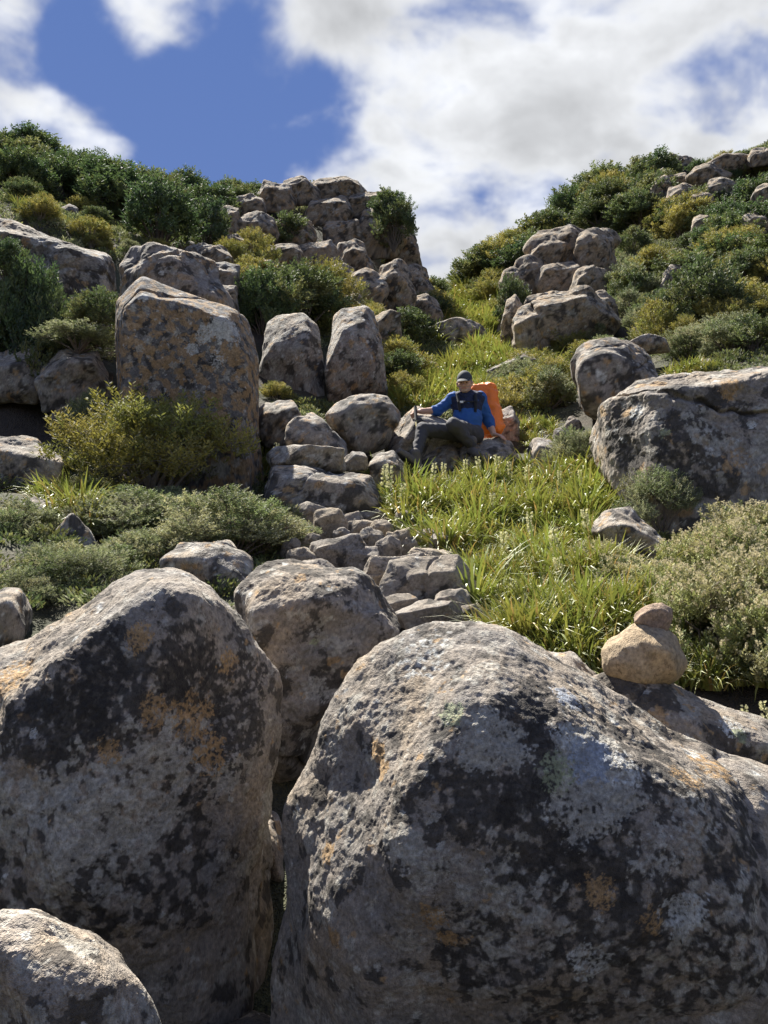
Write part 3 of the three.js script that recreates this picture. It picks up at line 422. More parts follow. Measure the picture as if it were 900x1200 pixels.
function makeShrub(kind, seed, fine = 1) {
  const K = KIND[kind], R = rng(seed), leaf = new Soup(), wood = new Soup(), flowers = new Soup();
  const root = V(0, -.08, 0), nl = Math.round(K.lobes);
  for (let l = 0; l < nl; l++) {
    const an = l * 2.39996 + R() * .8, t = (l + .5) / nl, rr = Math.sqrt(1 - Math.pow(t, 1.6)) * K.w * (.65 + .45 * R()), cy = lerp(.22, K.top * .84, t) + (R() - .5) * .14;
    const c = V(Math.cos(an) * rr * .8, cy, Math.sin(an) * rr * .8), lr = (.13 + .10 * R()) * (kind === 'conifer' ? .85 : 1.0);
    const base = K.cols[Math.floor(R() * K.cols.length)], tone = .75 + .5 * R();
    wood.limb(root, V(c.x * .45, cy * .45, c.z * .45), .016, .010, K.wood, R, 3, .06); wood.limb(V(c.x * .45, cy * .45, c.z * .45), c, .010, .004, K.wood, R, 3, .08);
    const ns = Math.round(K.sprays * fine * (.8 + .4 * R()));
    for (let s = 0; s < ns; s++) {
      let dx = R() * 2 - 1, dy = R() * 2 - 1, dz = R() * 2 - 1; const q = Math.hypot(dx, dy, dz) || 1; dx /= q; dy /= q; dz /= q; dy = dy * .85 + .12;
      const rad = lr * Math.pow(R(), .45) * (kind === 'conifer' ? 1.15 : 1.25), p = V(c.x + dx * rad, c.y + dy * rad * (kind === 'conifer' ? 1.15 : .8), c.z + dz * rad);
      if (p.y < .02) continue;
      const td = V(dx * K.spread, dy * .5 + K.up, dz * K.spread).normalize();
      if (s % 5 === 0) wood.tube(c, p, .003, .0015, K.wood, 3);
      const tl = K.len * (1.6 + R()), bc = R() < .25 ? K.cols[Math.floor(R() * K.cols.length)] : base, k0 = tone * (.75 + .5 * R());
      for (let f = 0; f < K.leaves; f++) {
        const u = (f + .5) / K.leaves, a2 = f * 2.4 + R(), side = V(Math.cos(a2), R() * .6 - .2, Math.sin(a2)), d = V(td.x * .7 + side.x * .75, td.y * .7 + side.y * .75, td.z * .7 + side.z * .75).normalize();
        const nn = V(R() - .5, R() - .5 + .4, R() - .5).cross(d).normalize(), k = k0 * (.8 + .4 * R());
        leaf.leaf(V(p.x + td.x * tl * (u - .6), p.y + td.y * tl * (u - .6), p.z + td.z * tl * (u - .6)), d, nn, K.len * (.7 + .6 * R()) / Math.sqrt(fine), K.wid * (.8 + .5 * R()) / Math.sqrt(fine), [bc[0] * k, bc[1] * k, bc[2] * k]);
      }
      if (K.tips && R() < .42) for (let f = 0; f < 7; f++) { const a2 = R() * 6.28, e = V(p.x + td.x * tl * .5, p.y + td.y * tl * .5 + f * .006, p.z + td.z * tl * .5), d = V(Math.cos(a2), .5, Math.sin(a2)).normalize(), k = .7 + .5 * R(); flowers.leaf(e, d, V(0, 1, 0).cross(d).normalize(), .026, .018, [K.tips[0] * k, K.tips[1] * k, K.tips[2] * k]); }
    }
  }
  return { leaf: leaf.geo(), wood: wood.geo(), flowers: K.tips ? flowers.geo() : null };
}
const protos = {};
function proto(kind, v, fine) { const k = kind + v + fine; if (!protos[k]) { let h = 0; for (const ch of k) h = h * 31 + ch.charCodeAt(0) | 0; protos[k] = makeShrub(kind, Math.abs(h), fine); } return protos[k]; }
const shrubRand = rng(4242);
const NAMES = { conifer: 'conifer_shrub', dense: 'green_shrub', olive: 'olive_shrub', grey: 'heath_shrub', flower: 'flowering_heath' };
function shrub(kind, p, height, width, label, group, fine = 1) {
  if (!p) return null;
  const g = new THREE.Group(); g.name = numbered(NAMES[kind]); scene.add(g);
  const s = proto(kind, Math.floor(shrubRand() * 3), fine), foliage = mesh('foliage', s.leaf, LEAF, g), w = mesh('branches', s.wood, WOOD, g); if (s.flowers) mesh('flower_buds', s.flowers, LEAF, g);
  g.position.copy(p); g.rotation.y = shrubRand() * 6.283; const k = width / (1.5 * KIND[kind].w); g.scale.set(k, height, k * (.85 + .3 * shrubRand()));
  tag(g, label, 'shrub', group); return g;
}
const inPoly = (x, y, P) => { let c = false; for (let i = 0, j = P.length - 1; i < P.length; j = i++) if ((P[i][1] > y) !== (P[j][1] > y) && x < (P[j][0] - P[i][0]) * (y - P[i][1]) / (P[j][1] - P[i][1]) + P[i][0]) c = !c; return c; };
// single shrubs: kind, pixel of the foot, height and width in pixels, label
const singles = [
  ['conifer', 186, 284, 78, 62, 'upright conifer standing alone on the slope above the pillar', 15], ['conifer', 148, 268, 72, 64, 'dark broad conifer beside the lone upright conifer', 19], ['conifer', 245, 290, 60, 44, 'slim conifer at the edge of the shattered crag', 17],
  ['olive', 178, 566, 112, 170, 'broad olive-yellow bush with bare twisted branches', 7.4, 2], ['grey', 112, 500, 48, 74, 'grey-green cushion bush behind the broad olive bush', 8.3, 1.5],
  ['grey', 150, 640, 74, 150, 'grey-green heath bush beneath the broad olive bush', 6.2, 2], ['grey', 270, 660, 90, 150, 'grey-green heath bush at the foot of the tall pillar', 5.6, 2], ['grey', 95, 716, 84, 120, 'leafy heath bush against the back of the massive rounded boulder', 4.6, 2], ['grey', 20, 668, 60, 70, 'heath bush beside the small pale rock', 5.4, 1.5], ['grey', 205, 600, 34, 70, 'low heath cushion under the pillar', 6.8, 1.5], ['grey', 322, 622, 40, 60, 'light heath bush at the top of the scree chute', 6.6, 1.5],
  ['grey', 775, 612, 72, 78, 'rounded grey-green bush at the foot of the huge steep-faced boulder', 6.0, 2], ['grey', 675, 545, 50, 52, 'small heath bush tucked beside the huge steep-faced boulder', 8.0, 1.5],
  ['dense', 825, 402, 100, 88, 'big dark green shrub above the huge steep-faced boulder', 13, 1.5], ['grey', 812, 422, 42, 62, 'pale heath bush under the big dark green shrub', 11.5, 1.5], ['olive', 775, 396, 50, 60, 'yellowish shrub beside the big dark green shrub', 13, 1],
  ['olive', 625, 498, 70, 84, 'dry olive heath bush behind the orange pack', 11, 1.5], ['dense', 602, 352, 34, 40, 'mop-headed shrub crowning a column of the domed outcrop', 19.6],
  ['dense', 350, 385, 80, 90, 'dense green shrub growing over the paired slabs', 13.4, 1.5], ['olive', 385, 372, 70, 80, 'bright olive shrub behind the paired slabs', 14.2, 1.5], ['conifer', 310, 400, 84, 56, 'dark shrub in the gap beside the tall pillar', 12.8, 1.5], ['olive', 322, 474, 26, 40, 'small heath tuft at the foot of the paired slabs', 10.6],
  ['conifer', 30, 400, 100, 70, 'dark conifer hanging over the broken ledge', 9.6, 1.5], ['dense', 66, 415, 80, 70, 'green shrub leaning down from the cliff ledge', 9.4, 1.5], ['dense', 112, 402, 66, 60, 'shrub in the corner between the cliff ledge and the pillar', 9.2, 1.5], ['grey', 92, 412, 34, 80, 'pale heath spilling over the white-speckled block', 8.9, 1.5], ['conifer', 8, 330, 50, 40, 'dark conifer at the foot of the dark cliff face', 9.8, 1],
  ['dense', 340, 298, 48, 56, 'shrub rooted in the face of the shattered crag', 20.2], ['dense', 462, 290, 66, 44, 'dark shrub leaning out from the flank of the shattered crag', 21],  ['conifer', 458, 262, 40, 40, 'dark shrub on the shoulder of the shattered crag', 21.5],
  ['grey', 858, 730, 120, 120, 'tall flowering heath clump behind the cairn', 4.6, 2],
];
for (const [kind, px, py, h, w, label, D, fine = 1] of singles) {
  const p = at(px, py, D), gy = ground(p.x, p.z) - .04, top = at(px, py - h * 1.05, D).y; if (p.y - gy < 1) p.y = Math.min(p.y, gy);
  shrub(kind === 'grey' && label.includes('flowering') ? 'flower' : kind, p, top - p.y, w * D / F, label, undefined, fine);
}
// shrub belts: kinds, polygon, how many, height in pixels
const belts = [
  [['conifer', 'conifer', 'dense'], [[-20, 172], [60, 195], [130, 222], [250, 238], [250, 262], [120, 262], [60, 232], [-20, 215]], 26, [34, 52], 'dark conifer shrub on the ridge above the dark cliff ledge', 'conifers on the ridge'],
  [['dense', 'olive'], [[20, 215], [90, 228], [130, 250], [130, 285], [60, 262], [20, 240]], 8, [18, 30], 'low shrub on the slope below the ridge conifers', 'low shrubs below the ridge conifers'],
  [['olive', 'grey'], [[80, 262], [130, 275], [230, 296], [250, 316], [180, 300], [110, 284]], 9, [12, 20], 'dry brownish heath along the top of the cliff ledge', 'dry heath on the cliff ledge'],
  [['dense', 'conifer'], [[250, 222], [340, 212], [380, 215], [380, 232], [280, 244]], 10, [18, 30], 'shrub on the crest of the shattered crag', 'shrubs along the crag crest'],
  [['dense', 'olive'], [[250, 310], [300, 300], [310, 360], [270, 350]], 6, [30, 44], 'shrub between the lone conifer and the paired slabs', 'shrubs beside the shattered crag'],
  [['olive', 'dense', 'olive'], [[425, 385], [470, 370], [505, 440], [470, 470], [445, 430]], 10, [28, 46], 'olive heath shrub on the bank beside the paired slabs', 'heath on the bank of the gully'],
  [['dense', 'olive'], [[470, 330], [512, 340], [520, 372], [480, 380]], 8, [20, 34], 'shrub below the flank of the shattered crag', 'shrubs at the crag foot'],
  [['dense', 'conifer', 'dense', 'olive'], [[548, 330], [600, 300], [670, 255], [720, 225], [770, 200], [780, 235], [730, 268], [660, 268], [620, 318], [570, 350]], 38, [28, 46], 'dark green shrub on the skyline above the domed outcrop', 'shrubs of the skyline thicket'],
  [['dense', 'dense', 'conifer', 'olive'], [[735, 255], [780, 240], [905, 240], [930, 335], [810, 330], [745, 330]], 40, [28, 44], 'green shrub in the thicket below the broken crag', 'shrubs of the slope thicket'],
  [['dense', 'conifer', 'olive'], [[780, 200], [850, 170], [930, 150], [930, 235], [850, 235], [800, 225]], 14, [16, 26], 'shrub among the rocks of the broken crag', 'shrubs around the broken crag'],
  [['dense', 'grey', 'olive'], [[715, 330], [780, 335], [850, 350], [880, 410], [760, 400], [720, 385]], 18, [28, 44], 'shrub on the slope behind the dark perched boulder', 'shrubs above the perched boulder'],
  [['olive', 'grey'], [[640, 395], [720, 380], [730, 410], [660, 425]], 8, [20, 30], 'heath shrub at the foot of the domed outcrop', 'heath at the domed outcrop'],
  [['olive', 'dense'], [[545, 340], [600, 335], [600, 370], [560, 370]], 7, [18, 28], 'shrub beside the grassy notch of the gully', 'shrubs at the notch'],
  [['olive', 'grey'], [[590, 440], [650, 450], [665, 490], [620, 490]], 6, [36, 50], 'dry heath bush on the gully bank above the hiker', 'heath above the hiker'],
  [['dense', 'olive'], [[870, 360], [930, 350], [930, 410], [880, 410]], 6, [30, 44], 'shrub beside the brown cliff block', 'shrubs at the brown cliff block'],
];
for (const [kinds, poly, n, [h0, h1], label, group] of belts) {
  const xs = poly.map(p => p[0]), ys = poly.map(p => p[1]); let k = 0, tries = 0;
  while (k < n && tries++ < 600) {
    const x = lerp(Math.min(...xs), Math.max(...xs), shrubRand()), y = lerp(Math.min(...ys), Math.max(...ys), shrubRand()); if (!inPoly(x, y, poly)) continue;
    const p = onGround(x, y + 6) ; if (!p) continue;
    const h = lerp(h0, h1, shrubRand()) * 1.18 * p.D / F; p.y -= .05; shrub(kinds[Math.floor(shrubRand() * kinds.length)], p, h, h * (.9 + .6 * shrubRand()), label, group); k++;
  }
}
for (const [px, py, h, w, D] of [[20, 640, 60, 90, 5.6], [60, 690, 66, 90, 4.8], [130, 690, 60, 90, 4.9], [180, 668, 60, 90, 5.2], [240, 655, 56, 80, 5.6], [305, 650, 60, 80, 5.8], [30, 720, 60, 80, 4.3], [90, 640, 50, 80, 5.8], [210, 625, 50, 90, 6.3], [280, 622, 50, 80, 6.4], [155, 615, 46, 80, 6.5], [335, 640, 44, 60, 6.0], [100, 590, 40, 60, 7.0], [330, 600, 30, 40, 7.2]]) { const p = at(px, py, D); p.y = Math.min(p.y, ground(p.x, p.z)); shrub('grey', p, at(px, py - h, D).y - p.y, w * D / F, 'grey-green heath bush in the thicket between the pillar and the massive boulder', 'heath thicket below the pillar', 1.3); }
// flowering heath of the near bank
for (const [px, py, h, w, D] of [[840, 800, 140, 150, 3.7], [900, 800, 170, 150, 3.9], [780, 760, 110, 120, 4.2], [890, 690, 110, 130, 5.0], [820, 710, 90, 110, 4.9], [730, 720, 70, 90, 4.6], [700, 690, 60, 80, 5.1], [940, 830, 150, 150, 3.4]]) { const p = at(px, py, D); p.y = Math.min(p.y, ground(p.x, p.z)); shrub('flower', p, at(px, py - h, D).y - p.y, w * D / F, 'cream-budded flowering heath bush on the bank beside the cairn', 'flowering heath beside the cairn', 1.2); }
console.log('shrubs');

// low heath that closes the slopes: nobody could count it
function scatter(name, geos, mat, spots, label, category, tint) {
  geos.forEach((g, v) => {
    const own = spots.filter((_, i) => i % geos.length === v), im = new THREE.InstancedMesh(g, mat, own.length), m = new THREE.Matrix4(), q = new THREE.Quaternion(), e = new THREE.Euler(), c = new THREE.Color(), R = rng(90 + v);
    own.forEach((s, i) => { e.set((R() - .5) * .4, R() * 6.283, (R() - .5) * .4); q.setFromEuler(e); m.compose(s.p, q, V(s.w, s.h, s.w)); im.setMatrixAt(i, m); const [a, b, d] = tint(R, s); im.setColorAt(i, c.setRGB(a, b, d)); });
    im.name = numbered(name); im.castShadow = im.receiveShadow = true; scene.add(im); tag(im, label, category, null, 'stuff');
  });
}
function clumpGeo(seed, cols, n, len, wid) { const s = new Soup(), R = rng(seed); for (let i = 0; i < n; i++) { const a = R() * 6.283, r = Math.sqrt(R()) * .5, o = V(Math.cos(a) * r, R() * .7 * (1 - r), Math.sin(a) * r), d = V(Math.cos(a) * .5 + R() - .5, .4 + R() * .7, Math.sin(a) * .5 + R() - .5).normalize(), nn = V(R() - .5, R(), R() - .5).cross(d).normalize(), c = cols[Math.floor(R() * cols.length)], k = .7 + .6 * R(); s.leaf(o, d, nn, len * (.6 + .8 * R()), wid * (.7 + .6 * R()), c.map(v => v * k)); } return s.geo(); }
{
  const R = rng(808), spots = [];
  for (let i = 0; i < 20000; i++) {
    const D = 3.6 + 32 * Math.pow(R(), .8), x = (R() * 2 - 1) * (D * .62 + 2), z = -D, y = ground(x, z);
    const px = 450 + F * x / D; if (D < 9 && px > 330 && px < 600) continue;
    if (rockIndex.some(q => Math.hypot(q[0] - x, q[1] - z) < (D < 8 ? q[2] * .8 : q[2] + .45) && q[3] > y)) continue;
    const sz = lerp(.18, .45, R()) * (.4 + D / 30); spots.push({ p: V(x, y - .06, z), w: sz, h: sz * .7 });
  }
  scatter('low_heath', [clumpGeo(1, KIND.dense.cols, 130, .20, .075), clumpGeo(2, [[.14, .155, .045], [.18, .175, .05], [.11, .13, .04]], 130, .20, .065), clumpGeo(3, KIND.grey.cols, 130, .18, .07)], LEAF, spots, 'low mixed heath covering the slopes between rocks and shrubs', 'heath', R => { const k = .75 + .5 * R(); return [k, k, k]; });
}
// — grass —
function tussock(seed, n, tall, arch) {
  const s = new Soup(), R = rng(seed);
  for (let i = 0; i < n; i++) {
    const a = R() * 6.283, r = R() * .10, L = tall * (.55 + .6 * R()), w = .011 + .010 * R(), out = arch * (.3 + R()), k = .7 + .6 * R(), old = R() < .12, c = old ? [.30 * k, .25 * k, .09 * k] : [.225 * k, .27 * k, .062 * k], ca = Math.cos(a), sa = Math.sin(a), px = -sa, pz = ca, seg = 4;
    let y = 0, h = r; const b = s.p.length / 3;
    for (let q = 0; q <= seg; q++) { const t = q / seg, ww = w * (1 - t * t) * .5 + .0006, tilt = out * t * 1.25; if (q) { y += L / seg * Math.cos(tilt); h += L / seg * Math.sin(tilt); } s.p.push(ca * h + px * ww, y, sa * h + pz * ww, ca * h - px * ww, y, sa * h - pz * ww); s.c.push(...c, ...c); }
    for (let q = 0; q < seg; q++) { const o = b + q * 2; s.i.push(o, o + 1, o + 2, o + 1, o + 3, o + 2); }
  }
  return s.geo();
}
const GRASS = new THREE.MeshPhysicalMaterial({ vertexColors: true, roughness: .66, side: THREE.DoubleSide, transmission: .45, thickness: 0, specularIntensity: .8 });
{
  const R = rng(606), spots = [];
  const areas = [
    [[[470, 600], [520, 560], [600, 545], [700, 552], [745, 580], [745, 600], [690, 605], [700, 640], [760, 690], [720, 790], [640, 790], [560, 740], [545, 700], [540, 660], [500, 650]], 780, .13, .32],
    [[[690, 555], [760, 590], [740, 606], [690, 590]], 60, .14, .22], [[[480, 480], [520, 430], [560, 400], [620, 400], [660, 430], [600, 470], [560, 480]], 380, .22, .34], [[[500, 372], [540, 338], [580, 345], [600, 370], [560, 400], [510, 400]], 260, .26, .42],
    [[[596, 488], [650, 496], [690, 540], [640, 530], [604, 512]], 60, .10, .18], [[[455, 470], [490, 450], [520, 470], [500, 486]], 80, .2, .3], [[[40, 580], [80, 575], [125, 600], [110, 625], [60, 610]], 40, .22, .34], [[[300, 500], [316, 500], [316, 560], [304, 560]], 26, .2, .3], [[[430, 555], [480, 560], [500, 600], [470, 620], [440, 600]], 60, .2, .3],
    [[[720, 770], [800, 740], [900, 760], [900, 810], [740, 800]], 70, .14, .24], [[[640, 680], [760, 690], [760, 780], [660, 780]], 60, .2, .34], [[[780, 440], [820, 425], [840, 430], [790, 450]], 20, .14, .2], [[[480, 430], [500, 440], [470, 480], [455, 470]], 60, .2, .3], [[[370, 650], [390, 650], [390, 670], [370, 670]], 5, .12, .16], [[[20, 238], [50, 232], [56, 246], [24, 250]], 12, .16, .24]];
  for (const [poly, n, h0, h1] of areas) {
    const xs = poly.map(p => p[0]), ys = poly.map(p => p[1]); let k = 0, tries = 0;
    while (k < n && tries++ < n * 8) { const x = lerp(Math.min(...xs), Math.max(...xs), R()), y = lerp(Math.min(...ys), Math.max(...ys), R()); if (!inPoly(x, y, poly)) continue; const p = onGround(x, y); if (!p) continue; const s = lerp(h0, h1, clamp(.5 + 1.1 * fbm(p.x * 1.6, 2, p.z * 1.6, 2) + .5 * (R() - .5))) / .3; p.y -= .03; spots.push({ p, w: s * (1 + p.D * .03), h: s }); k++; }
  }
  for (let i = 0; i < 420; i++) { const x = 1.3 + R() * 4, z = -1.2 - R() * 3.4, w = i % 2 ? -x - .4 : x; if (Math.abs(w) < .5 - z * .40) continue; const s = lerp(.5, 1, R()); spots.push({ p: V(w, ground(w, z) - .05, z), w: s, h: s }); }
  scatter('grass', [tussock(1, 46, .30, 1.6), tussock(2, 40, .30, 1.2), tussock(3, 52, .26, 2.0), tussock(4, 36, .34, 1.3)], GRASS, spots, 'lush bright green grass on the gully bank below the hiker', 'grass', r => { const k = .8 + .45 * r(); return [k * (.95 + .3 * r()), k, k * .9]; });
}
// flower spikes standing out of the grass
{
  const variants = [1, 2, 3].map(v => {
    const R = rng(500 + v), stem = new Soup(), fl = new Soup(), lv = new Soup(), tip = V((R() - .5) * .1, .42, (R() - .5) * .1); stem.limb(V(0, 0, 0), tip, .005, .003, [.16, .19, .06], R, 4, .02);
    for (let i = 0; i < 60; i++) { const t = .5 + .5 * R(), a = R() * 6.283, d = V(Math.cos(a), .3 + R() * .4, Math.sin(a)).normalize(), k = .75 + .4 * R(); fl.leaf(V(tip.x * t + Math.cos(a) * .01, tip.y * t, tip.z * t + Math.sin(a) * .01), d, V(R() - .5, 1, R() - .5).cross(d).normalize(), .034, .022, [.66 * k, .64 * k, .38 * k]); }
    for (let i = 0; i < 9; i++) { const a = R() * 6.283, d = V(Math.cos(a) * .8, .6, Math.sin(a) * .8).normalize(); lv.leaf(V(0, .02 + R() * .15, 0), d, V(0, 1, 0).cross(d).normalize(), .16, .018, [.12, .17, .035]); }
    return [stem.geo(), fl.geo(), lv.geo()];
  });
  const R = rng(321);
  [[458, 598, 58, 7.2], [447, 590, 50, 7.4], [470, 610, 44, 7.0], [520, 572, 40, 7.6], [545, 566, 36, 7.7], [560, 562, 40, 7.7], [585, 560, 42, 7.6], [600, 560, 34, 7.5], [615, 566, 36, 7.3], [505, 580, 40, 7.6], [655, 566, 34, 7.0], [680, 562, 30, 7.0], [600, 740, 60, 4.4], [655, 690, 70, 5.2], [660, 720, 66, 4.6], [700, 740, 64, 4.4], [590, 680, 56, 5.2], [625, 650, 50, 5.8], [715, 560, 40, 6.8], [320, 530, 46, 8.0], [326, 560, 40, 7.6], [575, 620, 44, 6.4], [690, 650, 54, 5.6], [868, 830, 50, 3.0], [898, 815, 56, 3.0]].forEach(([px, py, h, D]) => {
    const p = at(px, py, D), g = new THREE.Group(); g.name = numbered('flower_spike'); scene.add(g); const [a, b, c] = variants[Math.floor(R() * 3)]; mesh('stem', a, WOOD, g); mesh('flower_head', b, LEAF, g); mesh('leaves', c, GRASS, g);
    const s = h * D / F / .42; g.position.set(p.x, Math.min(p.y, Math.max(p.y - .3, ground(p.x, p.z))), p.z); g.scale.setScalar(s); g.rotation.y = R() * 6.28; tag(g, 'cream flower spike standing up out of the grass', 'flower', 'flower spikes in the grass');
  });
}
console.log('grass');
// ───────────────────────── the hiker ─────────────────────────
function netMesh(f, lo, hi, cell) {                                // surface nets over a distance field
  const nx = Math.ceil((hi.x - lo.x) / cell) + 1, ny = Math.ceil((hi.y - lo.y) / cell) + 1, nz = Math.ceil((hi.z - lo.z) / cell) + 1, v = new Float32Array(nx * ny * nz), id = new Int32Array(nx * ny * nz).fill(-1), pos = [], idx = [];
  const I = (i, j, k) => (k * ny + j) * nx + i;
  for (let k = 0; k < nz; k++) for (let j = 0; j < ny; j++) for (let i = 0; i < nx; i++) v[I(i, j, k)] = f(lo.x + i * cell, lo.y + j * cell, lo.z + k * cell);
  const E = [[0, 1], [2, 3], [4, 5], [6, 7], [0, 2], [1, 3], [4, 6], [5, 7], [0, 4], [1, 5], [2, 6], [3, 7]];
  for (let k = 0; k < nz - 1; k++) for (let j = 0; j < ny - 1; j++) for (let i = 0; i < nx - 1; i++) {
    const c = []; let m = 0; for (let b = 0; b < 8; b++) { c[b] = v[I(i + (b & 1), j + (b >> 1 & 1), k + (b >> 2))]; if (c[b] < 0) m |= 1 << b; }
    if (m === 0 || m === 255) continue;
    let x = 0, y = 0, z = 0, n = 0; for (const [a, b] of E) if ((c[a] < 0) !== (c[b] < 0)) { const t = c[a] / (c[a] - c[b]); x += lerp(a & 1, b & 1, t); y += lerp(a >> 1 & 1, b >> 1 & 1, t); z += lerp(a >> 2, b >> 2, t); n++; }
    id[I(i, j, k)] = pos.length / 3; pos.push(lo.x + (i + x / n) * cell, lo.y + (j + y / n) * cell, lo.z + (k + z / n) * cell);
  }
  const quad = (a, b, c, d, flip) => { if (a < 0 || b < 0 || c < 0 || d < 0) return; flip ? idx.push(a, c, b, a, d, c) : idx.push(a, b, c, a, c, d); };
  for (let k = 1; k < nz - 1; k++) for (let j = 1; j < ny - 1; j++) for (let i = 1; i < nx - 1; i++) {
    const a = v[I(i, j, k)] < 0;
    if (a !== v[I(i + 1, j, k)] < 0) quad(id[I(i, j - 1, k - 1)], id[I(i, j, k - 1)], id[I(i, j, k)], id[I(i, j - 1, k)], !a);
    if (a !== v[I(i, j + 1, k)] < 0) quad(id[I(i - 1, j, k - 1)], id[I(i - 1, j, k)], id[I(i, j, k)], id[I(i, j, k - 1)], !a);
    if (a !== v[I(i, j, k + 1)] < 0) quad(id[I(i - 1, j - 1, k)], id[I(i, j - 1, k)], id[I(i, j, k)], id[I(i - 1, j, k)], !a);
  }
  const g = new THREE.BufferGeometry(); g.setAttribute('position', new THREE.Float32BufferAttribute(pos, 3)); g.setIndex(idx); g.computeVertexNormals(); return g;
}
const smin = (a, b, k) => { const h = clamp(.5 + .5 * (b - a) / k); return b + (a - b) * h - k * h * (1 - h); };
function cap(x, y, z, a, b, ra, rb) { const bx = b.x - a.x, by = b.y - a.y, bz = b.z - a.z, t = clamp(((x - a.x) * bx + (y - a.y) * by + (z - a.z) * bz) / (bx * bx + by * by + bz * bz)); return Math.hypot(x - a.x - bx * t, y - a.y - by * t, z - a.z - bz * t) - lerp(ra, rb, t); }
function bones(list, k) { return (x, y, z) => { let d = 1e9; for (const [a, b, ra, rb] of list) d = smin(d, cap(x, y, z, a, b, ra, rb), k); return d; }; }
function boundsOf(list, pad = .06) { const lo = V(1e9, 1e9, 1e9), hi = V(-1e9, -1e9, -1e9); for (const [a, b, ra, rb] of list) for (const [p, r] of [[a, ra], [b, rb]]) { lo.min(V(p.x - r - pad, p.y - r - pad, p.z - r - pad)); hi.max(V(p.x + r + pad, p.y + r + pad, p.z + r + pad)); } return [lo, hi]; }
const cloth = (r, g, b, rough = .85) => new THREE.MeshStandardMaterial({ color: new THREE.Color().setRGB(r, g, b), roughness: rough, side: THREE.DoubleSide });
